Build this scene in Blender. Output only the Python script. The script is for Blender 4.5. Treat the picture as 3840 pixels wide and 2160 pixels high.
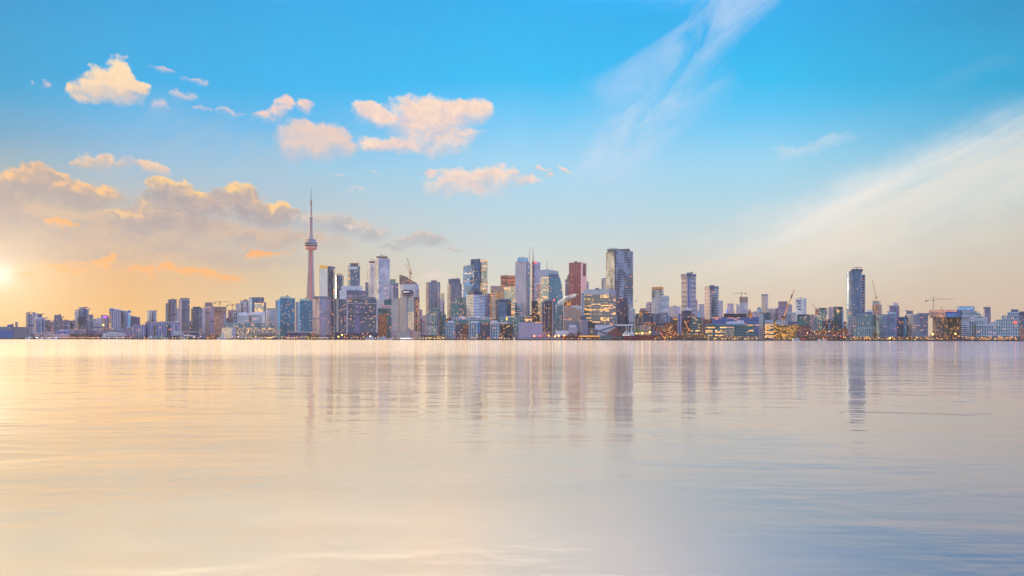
import bpy, bmesh, math, random
from mathutils import Vector
random.seed(11)
scn = bpy.context.scene
for o in list(bpy.data.objects):
    bpy.data.objects.remove(o)
COL = scn.collection
R = math.radians

# ------------------------------------------------------------------ camera
FOC = 2450.0          # focal length in photo pixels (3840 wide)
CX, HY = 1920.0, 1269.0
TILT = 0.0020         # the photo is very slightly rolled
CAMZ = 5.0
cam = bpy.data.cameras.new("camera")
cam.sensor_width = 36.0
cam.lens = 36.0 * FOC / 3840.0
cam.shift_y = (HY - 1080.0) / 3840.0
cam.clip_start, cam.clip_end = 0.5, 120000.0
camo = bpy.data.objects.new("camera", cam)
COL.objects.link(camo)
camo.location = (0, 0, CAMZ)
camo.rotation_mode = 'QUATERNION'
from mathutils import Matrix
camo.rotation_quaternion = (Matrix.Rotation(math.atan(TILT), 4, 'Y').inverted() @ Matrix.Rotation(R(90), 4, 'X')).to_quaternion()
scn.camera = camo

scn.view_settings.view_transform = 'Standard'
scn.view_settings.look = 'None'
scn.view_settings.exposure = 0.0
scn.view_settings.gamma = 1.0
scn.render.engine = 'CYCLES'
scn.cycles.use_denoising = True
scn.cycles.max_bounces = 6
scn.cycles.glossy_bounces = 4
scn.cycles.transparent_max_bounces = 8
scn.cycles.volume_bounces = 0
scn.cycles.caustics_reflective = False
scn.cycles.caustics_refractive = False
scn.cycles.sample_clamp_indirect = 4.0

def lin(c):
    if c[0] == 'L': return c[1:]      # already linear
    return tuple((v/255/12.92) if v/255 <= 0.04045 else ((v/255+0.055)/1.055)**2.4 for v in c)

# ------------------------------------------------------------------ node helper
class NT:
    def __init__(s, tree):
        s.t = tree; s.n = tree.nodes; s.l = tree.links
    def put(s, sock, v):
        if isinstance(v, bpy.types.NodeSocket): s.l.new(v, sock)
        elif v is not None:
            if isinstance(v, (tuple, list)) and sock.type == 'RGBA' and len(v) == 3: v = tuple(v) + (1,)
            sock.default_value = v
    def m(s, op, a, b=None, c=None, clamp=False):
        x = s.n.new('ShaderNodeMath'); x.operation = op; x.use_clamp = clamp
        for i, v in enumerate((a, b, c)):
            if v is not None: s.put(x.inputs[i], v)
        return x.outputs[0]
    def v(s, op, a, b=None, c=None):
        x = s.n.new('ShaderNodeVectorMath'); x.operation = op
        for i, w in enumerate((a, b, c)):
            if w is not None: s.put(x.inputs[i], w)
        return x.outputs['Value'] if op in ('DOT_PRODUCT', 'LENGTH', 'DISTANCE') else x.outputs[0]
    def xyz(s, a):
        x = s.n.new('ShaderNodeSeparateXYZ'); s.put(x.inputs[0], a); return x.outputs
    def comb(s, a, b, c):
        x = s.n.new('ShaderNodeCombineXYZ')
        for i, w in enumerate((a, b, c)): s.put(x.inputs[i], w)
        return x.outputs[0]
    def mix(s, f, a, b, blend='MIX'):
        x = s.n.new('ShaderNodeMix'); x.data_type = 'RGBA'; x.blend_type = blend; x.clamp_factor = False; x.clamp_result = False
        s.put(x.inputs[0], f); s.put(x.inputs[6], a); s.put(x.inputs[7], b)
        return x.outputs[2]
    def ss(s, x, a, b, lo=0.0, hi=1.0, smooth=True):
        n = s.n.new('ShaderNodeMapRange'); n.interpolation_type = 'SMOOTHSTEP' if smooth else 'LINEAR'
        s.put(n.inputs[0], x)
        for i, w in enumerate((a, b, lo, hi)): s.put(n.inputs[i+1], w)
        n.clamp = False
        return n.outputs[0] if smooth else s.m('MAXIMUM', s.m('MINIMUM', n.outputs[0], max(lo, hi)), min(lo, hi))
    def noise(s, vec, scale, detail=4, rough=0.55, dist=0.0, dim='3D', color=False):
        n = s.n.new('ShaderNodeTexNoise'); n.noise_dimensions = dim
        s.put(n.inputs['Vector'], vec); s.put(n.inputs['Scale'], scale)
        s.put(n.inputs['Detail'], detail); s.put(n.inputs['Roughness'], rough); s.put(n.inputs['Distortion'], dist)
        return n.outputs[1] if color else n.outputs[0]
    def ramp(s, f, stops):
        n = s.n.new('ShaderNodeValToRGB'); s.put(n.inputs[0], f)
        e = n.color_ramp.elements
        while len(e) < len(stops): e.new(0.5)
        for el, (p, c) in zip(e, stops):
            el.position = p; el.color = tuple(c) + (1,)
        return n.outputs[0]

def AZ(px): return math.atan((px-CX)/FOC)
def EL(px, py):   # tan of elevation over the horizontal
    return (HY-py)/FOC*math.cos(AZ(px))

# ------------------------------------------------------------------ sky
GLOW_AZ, SUN_T = AZ(-4), EL(-4, 1034)
SUN_AZ = GLOW_AZ - R(5.0)      # the disc itself is just out of frame, behind the bright veil
SUN_EL = math.atan(SUN_T)
world = bpy.data.worlds.new("World"); scn.world = world
world.use_nodes = True
world.cycles.sampling_method = 'MANUAL'; world.cycles.sample_map_resolution = 512
W = NT(world.node_tree)
for n in list(W.n): W.n.remove(n)
tc = W.n.new('ShaderNodeTexCoord')
dirv = W.v('NORMALIZE', tc.outputs['Generated'])
dx, dy, dz = W.xyz(dirv)
hyp = W.m('SQRT', W.m('ADD', W.m('MULTIPLY', dx, dx), W.m('MULTIPLY', dy, dy)))
az = W.m('ARCTAN2', dx, dy)
tt = W.m('DIVIDE', dz, W.m('MAXIMUM', hyp, 0.02))
el01 = W.m('MULTIPLY', W.m('ARCTANGENT', tt), 2/math.pi)       # 0 horizon .. 1 zenith

def column(px, rows, high):
    st = [(max(0.0, math.atan(EL(px, y))*2/math.pi), lin(c)) for y, c in rows]
    st += [(e/90.0, lin(c)) for e, c in high]
    return sorted(st, key=lambda q: q[0])
cols = []  # stops above the view: unseen, very bright sky added to warm and tint the water
BACK_FILL = [(0.0, (.78,.80,.92)), (0.06, (1.02,1.05,1.18)), (0.16, (.74,.90,1.2)), (0.35, (.46,.70,1.1)), (0.7, (.5,.7,1.0)), (1.0, (1.6,1.4,1.3))]  # unseen sky behind the camera, brightened as fill light for the facades
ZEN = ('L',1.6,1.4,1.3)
cols.append((-2.4, BACK_FILL))
cols.append((-1.85, [(0.0, (1.3,1.05,.8)), (0.10, (1.25,1.08,.9)), (0.3, (.9,.95,1.1)), (1.0, lin(ZEN))]))  # unseen warm sky added at the left for side light on the facades
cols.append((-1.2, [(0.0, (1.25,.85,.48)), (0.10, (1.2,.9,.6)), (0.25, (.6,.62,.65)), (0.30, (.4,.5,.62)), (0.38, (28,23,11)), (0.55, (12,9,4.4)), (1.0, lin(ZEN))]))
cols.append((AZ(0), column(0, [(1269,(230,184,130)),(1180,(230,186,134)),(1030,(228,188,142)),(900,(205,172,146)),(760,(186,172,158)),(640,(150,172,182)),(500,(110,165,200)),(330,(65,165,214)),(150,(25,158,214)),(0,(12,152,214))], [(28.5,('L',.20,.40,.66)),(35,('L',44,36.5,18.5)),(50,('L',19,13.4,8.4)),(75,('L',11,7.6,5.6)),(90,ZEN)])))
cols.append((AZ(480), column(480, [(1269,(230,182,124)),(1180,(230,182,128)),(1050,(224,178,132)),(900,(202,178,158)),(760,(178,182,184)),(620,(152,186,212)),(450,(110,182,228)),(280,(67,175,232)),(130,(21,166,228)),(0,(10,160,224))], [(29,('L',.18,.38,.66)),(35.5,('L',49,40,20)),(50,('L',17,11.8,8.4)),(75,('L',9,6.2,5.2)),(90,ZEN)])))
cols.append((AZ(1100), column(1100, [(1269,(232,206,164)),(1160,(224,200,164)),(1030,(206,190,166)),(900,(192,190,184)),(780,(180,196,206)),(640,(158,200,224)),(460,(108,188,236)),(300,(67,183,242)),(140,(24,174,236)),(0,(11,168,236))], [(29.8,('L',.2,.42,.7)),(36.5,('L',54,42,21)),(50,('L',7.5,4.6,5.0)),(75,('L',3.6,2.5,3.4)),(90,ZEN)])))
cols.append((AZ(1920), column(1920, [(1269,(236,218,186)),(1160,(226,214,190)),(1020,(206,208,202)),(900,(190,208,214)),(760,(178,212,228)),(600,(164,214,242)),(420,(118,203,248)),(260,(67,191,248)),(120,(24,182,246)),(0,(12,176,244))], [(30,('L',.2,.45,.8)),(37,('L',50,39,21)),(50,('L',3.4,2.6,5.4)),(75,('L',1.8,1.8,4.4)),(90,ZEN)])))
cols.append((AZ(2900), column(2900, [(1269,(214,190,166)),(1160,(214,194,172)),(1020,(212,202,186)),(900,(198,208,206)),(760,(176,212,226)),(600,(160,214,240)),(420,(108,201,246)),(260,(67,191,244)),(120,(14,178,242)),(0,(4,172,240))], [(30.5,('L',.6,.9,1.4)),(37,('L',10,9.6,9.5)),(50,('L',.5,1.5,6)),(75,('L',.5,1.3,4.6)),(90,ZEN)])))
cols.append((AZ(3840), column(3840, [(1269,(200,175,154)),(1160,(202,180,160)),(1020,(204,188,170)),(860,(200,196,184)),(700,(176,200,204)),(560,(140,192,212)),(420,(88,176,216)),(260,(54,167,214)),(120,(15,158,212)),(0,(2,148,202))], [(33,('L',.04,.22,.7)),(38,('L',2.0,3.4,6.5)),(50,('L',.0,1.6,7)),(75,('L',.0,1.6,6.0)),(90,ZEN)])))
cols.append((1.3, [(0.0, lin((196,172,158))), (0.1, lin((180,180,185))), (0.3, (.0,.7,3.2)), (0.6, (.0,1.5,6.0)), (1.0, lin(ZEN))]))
cols.append((2.4, BACK_FILL))
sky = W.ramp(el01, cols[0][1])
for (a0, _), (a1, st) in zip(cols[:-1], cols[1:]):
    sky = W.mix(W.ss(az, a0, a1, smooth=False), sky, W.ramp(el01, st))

# --- clouds: soft ellipses in (azimuth, elevation), broken up by fractal noise
P = W.comb(az, tt, 0.0)
wn = W.noise(P, 14.0, 5, 0.6, color=True)
wn2 = W.noise(P, 52.0, 4, 0.6, color=True)
warp = W.v('MULTIPLY', W.v('SUBTRACT', wn, (0.5, 0.5, 0.5)), (0.095, 0.050, 0.0))
warp = W.v('MULTIPLY_ADD', W.v('SUBTRACT', wn2, (0.5, 0.5, 0.5)), (0.022, 0.016, 0.0), warp)
PW = W.v('ADD', P, warp)
fine = W.noise(P, 34.0, 7, 0.62)
finer = W.noise(W.v('MULTIPLY', P, (1.0, 1.7, 1.0)), 90.0, 5, 0.6)
bil = W.noise(PW, 30.0, 6, 0.58)
bil2 = W.noise(W.v('ADD', PW, (-0.006, 0.010, 0.0)), 30.0, 6, 0.58)
relief = W.m('MULTIPLY', W.m('SUBTRACT', bil, bil2), 2.1)       # billows lit from the upper left

def cloud_field(blobs, prev):
    # chained on the previous layer so that the layers are evaluated one after another
    PK = W.v('MULTIPLY_ADD', prev, (1e-7, 1e-7, 0.0), PW)
    acc = wsum = ysum = None
    for (px, py, rx, ry) in blobs:
        a0, t0 = AZ(px), EL(px, py)
        ia = FOC/(1.22*rx*math.cos(a0)**2); it = FOC/(1.22*ry*math.cos(a0))
        q = W.v('MULTIPLY_ADD', PK, (ia, it, 0.0), (-a0*ia, -t0*it, 0.0))
        w = W.m('MAXIMUM', W.m('SUBTRACT', 1.0, W.v('DOT_PRODUCT', q, q)), 0.0)
        qy = W.m('MULTIPLY', W.xyz(q)[1], w)
        acc = w if acc is None else W.m('MAXIMUM', acc, w)
        wsum = w if wsum is None else W.m('ADD', wsum, w)
        ysum = qy if ysum is None else W.m('ADD', ysum, qy)
    return acc, W.m('DIVIDE', ysum, W.m('ADD', wsum, 0.02))

def cumulus(sky, blobs, lit, mid, dark, opac, thr=0.34, soft=0.3, namp=0.85, bias=0.0):
    f, y = cloud_field(blobs, sky)
    g = W.m('ADD', f, W.m('MULTIPLY', W.m('SUBTRACT', fine, 0.5), namp*1.05))
    g = W.m('MULTIPLY', g, W.ss(f, 0.0, 0.25))
    thr -= 0.04
    k = W.ss(y, -0.40, 0.42, 2.7, 0.95)        # crisp tops, bases that melt away
    a = W.m('MULTIPLY', W.ss(g, thr, W.m('MULTIPLY_ADD', k, soft*1.6, thr)), opac)
    sh = W.m('ADD', W.m('MULTIPLY_ADD', y, 1.0, 0.40+bias), W.m('MULTIPLY_ADD', W.m('SUBTRACT', finer, 0.5), 0.28, relief))
    c = W.ramp(sh, [(0.0, lin(dark)), (0.45, lin(mid)), (0.95, lin(lit))])
    return W.mix(a, sky, c)

# high thin cirrus on the right, streaked along a slant
ca, sa = math.cos(R(33)), math.sin(R(33))
def streak_space(ang, su, sv):
    c, s = math.cos(R(ang)), math.sin(R(ang))
    return W.comb(W.m('ADD', W.m('MULTIPLY', az, c*su), W.m('MULTIPLY', tt, s*su)), W.m('ADD', W.m('MULTIPLY', az, -s*sv), W.m('MULTIPLY', tt, c*sv)), 0.0)
st1 = W.noise(streak_space(38, 5.0, 15.0), 1.0, 7, 0.62, 0.8)
st2 = W.noise(streak_space(22, 3.0, 22.0), 1.0, 6, 0.6, 0.4)
def streak_line(x0, y0, x1, y1):
    # signed coordinates along / across a line between two photo points
    a0, t0, a1, t1 = AZ(x0), EL(x0, y0), AZ(x1), EL(x1, y1)
    L = math.hypot(a1-a0, t1-t0); ux, uy = (a1-a0)/L, (t1-t0)/L
    s = W.m('DIVIDE', W.v('DOT_PRODUCT', W.v('SUBTRACT', PW, (a0, t0, 0)), (ux, uy, 0)), L)
    d = W.v('DOT_PRODUCT', W.v('SUBTRACT', PW, (a0, t0, 0)), (-uy, ux, 0))
    return s, d
def veil(sky, line, w_up, w_dn, col, op, st, s0=(0.0, 0.2), s1=(0.85, 1.1), lo=0.38, hi=0.68):
    s, d = streak_line(*line)
    up = W.ss(d, 0.0, w_up, 1.0, 0.0); dn = W.ss(d, -w_dn, 0.0)
    env = W.m('MULTIPLY', W.m('MULTIPLY', up, dn), W.m('MULTIPLY', W.ss(s, *s0), W.ss(s, s1[0], s1[1], 1.0, 0.0)))
    a = W.m('MULTIPLY', env, W.ss(st, lo, hi))
    return W.mix(W.m('MULTIPLY', a, op), sky, lin(col))
sky = veil(sky, (2180, 800, 2760, -120), 0.13, 0.12, (190,216,240), 0.42, st1, (-0.1, 0.25), (1.2, 1.5), 0.16, 0.8)
sky = veil(sky, (2200, 760, 2800, -40), 0.07, 0.08, (196,216,242), 0.6, st1, (-0.1, 0.2), (1.1, 1.4), 0.3, 0.8)
sky = veil(sky, (2180, 300, 2800, -60), 0.05, 0.08, (190,214,246), 0.6, st1, (-0.05, 0.15), (1.2, 1.5), 0.3, 0.78)
sky = veil(sky, (2120, 760, 2480, 330), 0.03, 0.06, (200,222,240), 0.5, st1, (0.0, 0.3), (0.8, 1.1))
sky = veil(sky, (2840, 590, 3260, 500), 0.008, 0.016, (206,222,234), 0.5, st2, (0.0, 0.25), (0.6, 1.0), 0.35, 0.55)
sky = veil(sky, (3300, 330, 3840, 180), 0.02, 0.03, (150,195,228), 0.22, st2, (0.0, 0.4), (0.8, 1.2))
sky = veil(sky, (2560, 985, 3900, 480), 0.060, 0.085, (240,237,232), 1.0, W.m('ADD', W.m('MULTIPLY', st2, 0.3), 0.46), (-0.1, 0.55), (1.6, 1.8), 0.50, 0.72)
sky = veil(sky, (2700, 1010, 3900, 560), 0.05, 0.12, (228,221,208), 0.55, st2, (-0.1, 0.5), (1.6, 1.8), 0.2, 0.55)
sky = veil(sky, (2300, 1075, 3300, 850), 0.02, 0.05, (228,216,198), 0.5, st2, (0.0, 0.5), (0.9, 1.2), 0.25, 0.6)
sky = veil(sky, (560, 420, 1300, 720), 0.05, 0.10, (166,192,212), 0.5, st1, (-0.2, 0.3), (0.8, 1.1), 0.3, 0.65)

# low grey band, big cumulus on the left, puffs in the blue
sky = cumulus(sky, [(560,880,640,85),(120,860,420,100),(980,905,330,62),(780,965,420,48),(300,960,420,60)], (204,178,158), (184,166,160), (170,157,160), 0.85, 0.10, 0.42, 0.8)
sky = cumulus(sky, [(120,720,170,72),(300,735,190,58),(20,760,160,90),(170,665,100,46)], (255,202,144), (188,166,158), (166,154,158), 0.92, 0.18, 0.26, 1.0, -0.20)
sky = cumulus(sky, [(700,800,210,85),(640,725,95,58),(900,740,85,62),(980,800,180,55),(540,830,170,48),(720,760,120,50)], (255,210,146), (190,170,162), (164,154,160), 0.94, 0.16, 0.25, 1.05, -0.20)
sky = cumulus(sky, [(1240,846,210,50),(1390,868,110,34),(1580,900,115,34),(1500,925,70,18),(1700,935,40,10)], (208,194,186), (172,172,180), (156,160,172), 0.9, 0.26, 0.36, 0.8)
sky = cumulus(sky, [(395,612,112,42),(560,640,95,30),(300,610,60,18)], (248,208,176), (214,188,172), (186,180,182), 0.85, 0.28, 0.34, 0.8)
sky = cumulus(sky, [(375,1005,95,34),(408,985,42,24),(250,1035,110,30),(560,1040,90,34),(100,1055,90,26),(260,850,60,20),(1010,950,90,18),(760,1040,150,26)], (252,180,118), (242,180,126), (226,178,134), 0.9, 0.2, 0.4, 0.8)
sky = cumulus(sky, [(412,300,84,84),(436,350,100,52),(345,352,45,30),(500,330,60,34)], (255,226,190), (248,216,182), (228,200,182), 0.97, 0.22, 0.26, 0.55, 0.12)
sky = cumulus(sky, [(618,276,56,17),(735,313,52,14),(596,410,66,36),(215,335,36,26),(868,426,50,22),(780,420,40,14),(130,325,22,12),(690,372,50,22)], (232,206,204), (216,200,208), (186,196,216), 0.7, 0.32, 0.45, 0.9)
sky = cumulus(sky, [(991,440,70,26),(1077,404,38,34),(1148,400,40,32),(1050,425,60,24)], (252,214,196), (232,206,200), (200,198,210), 0.9, 0.28, 0.34, 0.8)
sky = cumulus(sky, [(1163,515,145,70),(1240,560,120,52),(1120,560,100,46)], (238,208,194), (222,202,196), (196,194,206), 0.92, 0.26, 0.3, 0.75)
sky = cumulus(sky, [(1420,440,112,42),(1660,418,205,60),(1560,470,150,55),(1550,545,225,46),(1640,500,160,55),(1780,430,90,42),(1420,555,90,28)], (255,226,204), (238,212,202), (208,200,210), 0.97, 0.24, 0.28, 0.75)
sky = cumulus(sky, [(1780,680,180,58),(1880,665,90,40),(1645,645,40,24),(1700,710,120,34),(2010,640,26,10),(2050,665,24,16),(2120,635,50,10),(1960,690,70,20)], (250,220,202), (232,208,200), (198,198,210), 0.9, 0.28, 0.34, 0.8)
sky = cumulus(sky, [(1270,660,26,12),(1340,730,42,16),(1390,650,30,10),(1620,1060,80,36),(1310,840,30,12)], (238,216,206), (226,210,204), (206,204,208), 0.55, 0.3, 0.5, 0.8)

# sun glow (low sun at the left edge of the view)
dirof = lambda a: (math.sin(a)*math.cos(SUN_EL), math.cos(a)*math.cos(SUN_EL), math.sin(SUN_EL))
sd, gd = dirof(SUN_AZ), dirof(GLOW_AZ)
ang = W.m('ARCCOSINE', W.m('MINIMUM', W.v('DOT_PRODUCT', dirv, gd), 1.0))
def gauss(s, p=2.0): return W.m('EXPONENT', W.m('MULTIPLY', W.m('POWER', W.m('DIVIDE', ang, s), p), -1.0))
def add_glow(sky, g, col):
    return W.mix(1.0, sky, W.mix(g, (0,0,0), col), 'ADD')
sky = add_glow(sky, gauss(0.16, 1.6), (0.07, 0.05, 0.015))
sky = add_glow(sky, gauss(0.055, 1.6), (0.22, 0.24, 0.22))
sky = add_glow(sky, gauss(0.015, 2.0), (0.25, 0.25, 0.35))

nis = W.n.new('ShaderNodeTexSky'); nis.sky_type = 'NISHITA'; nis.sun_disc = False
nis.sun_elevation = SUN_EL; nis.sun_rotation = SUN_AZ
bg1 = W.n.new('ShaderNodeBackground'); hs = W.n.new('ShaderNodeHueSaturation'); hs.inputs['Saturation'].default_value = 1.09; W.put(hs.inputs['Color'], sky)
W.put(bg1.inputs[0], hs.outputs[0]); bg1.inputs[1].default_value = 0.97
bg2 = W.n.new('ShaderNodeBackground'); W.put(bg2.inputs[0], nis.outputs[0]); bg2.inputs[1].default_value = 0.0012
ad = W.n.new('ShaderNodeAddShader'); W.l.new(bg1.outputs[0], ad.inputs[0]); W.l.new(bg2.outputs[0], ad.inputs[1])
wo = W.n.new('ShaderNodeOutputWorld'); W.l.new(ad.outputs[0], wo.inputs[0])

# ------------------------------------------------------------------ sun
sl = bpy.data.lights.new("sun", 'SUN'); sl.energy = 1.2; sl.angle = R(0.5); sl.color = (1.0, 0.70, 0.38)
so = bpy.data.objects.new("sun", sl); COL.objects.link(so)
so.rotation_mode = 'QUATERNION'
so.rotation_quaternion = Vector((-sd[0], -sd[1], -sd[2])).to_track_quat('-Z', 'Y')
so.location = (0, 0, 800)
# ------------------------------------------------------------------ materials: setting
def new_mat(name):
    m = bpy.data.materials.new(name); m.use_nodes = True
    N = NT(m.node_tree)
    bs = m.node_tree.nodes['Principled BSDF']
    return m, N, bs

def water_material():
    m, N, bs = new_mat("lake_water")
    geo = N.n.new('ShaderNodeNewGeometry'); pos = geo.outputs['Position']
    x, y, z = N.xyz(pos)
    dist = N.m('SQRT', N.m('ADD', N.m('MULTIPLY', x, x), N.m('MULTIPLY', y, y)))
    swell = N.noise(N.v('MULTIPLY', pos, (0.05, 0.16, 1)), 1.0, 3, 0.5, 0.6)
    chop = N.noise(N.v('MULTIPLY', pos, (0.30, 0.80, 1)), 1.0, 3, 0.5, 0.5)
    fine = N.noise(N.v('MULTIPLY', pos, (1.1, 4.2, 1)), 1.0, 3, 0.5, 0.4)
    patch = N.noise(N.v('MULTIPLY', pos, (0.020, 0.050, 1)), 1.0, 3, 0.6)
    mid = N.noise(N.v('MULTIPLY', pos, (0.13, 0.26, 1)), 1.0, 3, 0.5, 0.5)
    h = N.m('ADD', N.m('MULTIPLY', swell, 0.10), N.m('MULTIPLY', chop, 0.016))
    h = N.m('ADD', h, N.m('MULTIPLY', mid, 0.07))
    h = N.m('ADD', h, N.m('MULTIPLY', fine, N.m('MULTIPLY', N.ss(patch, 0.35, 0.7), 0.012)))
    bp = N.n.new('ShaderNodeBump'); bp.inputs['Strength'].default_value = 1.0
    bp.inputs['Distance'].default_value = 1.0
    N.put(bp.inputs['Height'], h)
    def gloss(rough, col, normal):
        g = N.n.new('ShaderNodeBsdfPrincipled')
        N.put(g.inputs['Base Color'], col); g.inputs['Metallic'].default_value = 1.0
        N.put(g.inputs['Roughness'], rough)
        N.put(g.inputs['Specular Tint'], (1.0, 0.96, 0.86, 1.0))
        N.put(g.inputs['Normal'], normal)
        return g.outputs[0]
    calm = gloss(N.m('ADD', N.ss(dist, 14, 45, 0.13, 0.0), N.ss(patch, 0.3, 0.75, 0.055, 0.095)), (0.29, 0.27, 0.30), bp.outputs[0])
    ruffled = gloss(0.47, (0.29, 0.27, 0.30), None)     # countless ripples too small to see
    # wind-ruffled belt far out, calmer water near the viewer
    f = N.m('ADD', N.m('ADD', N.ss(dist, 150, 260, 0.17, 0.31), N.ss(dist, 14, 60, 0.03, 0.0)), N.m('MULTIPLY', N.m('SUBTRACT', patch, 0.5), 0.16))
    mx = N.n.new('ShaderNodeMixShader'); N.put(mx.inputs[0], f)
    N.l.new(calm, mx.inputs[1]); N.l.new(ruffled, mx.inputs[2])
    N.l.new(mx.outputs[0], N.n['Material Output'].inputs['Surface'])
    N.n.remove(bs)
    return m

def tag(o, label=None, cat=None, group=None, kind=None):
    for k, v in (("label", label), ("category", cat), ("group", group), ("kind", kind)):
        if v: o[k] = v
    return o

def mesh_obj(name, verts, faces, mats, parent=None, loc=(0, 0, 0), uvs=None, midx=None, smooth=False, recalc=True):
    me = bpy.data.meshes.new(name)
    me.from_pydata([tuple(v) for v in verts], [], [tuple(f) for f in faces])
    for m in (mats if isinstance(mats, (list, tuple)) else [mats]):
        if m: me.materials.append(m)
    if midx: me.polygons.foreach_set('material_index', midx)
    if uvs:
        ul = me.uv_layers.new(name="uv")
        flat = [c for f in uvs for uv in f for c in uv]
        ul.data.foreach_set('uv', flat)
    if smooth: me.polygons.foreach_set('use_smooth', [True]*len(me.polygons))
    if recalc:
        bm = bmesh.new(); bm.from_mesh(me); bmesh.ops.recalc_face_normals(bm, faces=bm.faces); bm.to_mesh(me); bm.free()
    me.update()
    o = bpy.data.objects.new(name, me); COL.objects.link(o)
    o.location = loc
    if parent is not None: o.parent = parent
    return o

SHORE = 1850.0
GZ = 2.9       # height of the quay and land
wm = water_material()
sheet = lambda x0, x1, y0, y1, z: ([(x0, y0, z), (x1, y0, z), (x1, y1, z), (x0, y1, z)], [(0, 1, 2, 3)])
tag(mesh_obj("lake", *sheet(-9000, 9000, -4000, SHORE+5, 0.0), wm), kind="structure")
# ------------------------------------------------------------------ materials: things
def plain(name, col, rough=0.7, metal=0.0, noise=0.0, emit=None, es=1.0):
    m, N, bs = new_mat(name)
    c = lin(col)
    if noise:
        tcx = N.n.new('ShaderNodeTexCoord')
        f = N.noise(tcx.outputs['Object'], noise, 5, 0.6)
        N.put(bs.inputs['Base Color'], N.mix(f, tuple(v*0.7 for v in c), tuple(min(1, v*1.3) for v in c)))
    else:
        bs.inputs['Base Color'].default_value = c + (1,)
    bs.inputs['Roughness'].default_value = rough
    bs.inputs['Metallic'].default_value = metal
    if emit:
        bs.inputs['Emission Color'].default_value = lin(emit) + (1,)
        bs.inputs['Emission Strength'].default_value = es
        m.cycles.emission_sampling = 'NONE'
    return m

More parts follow.
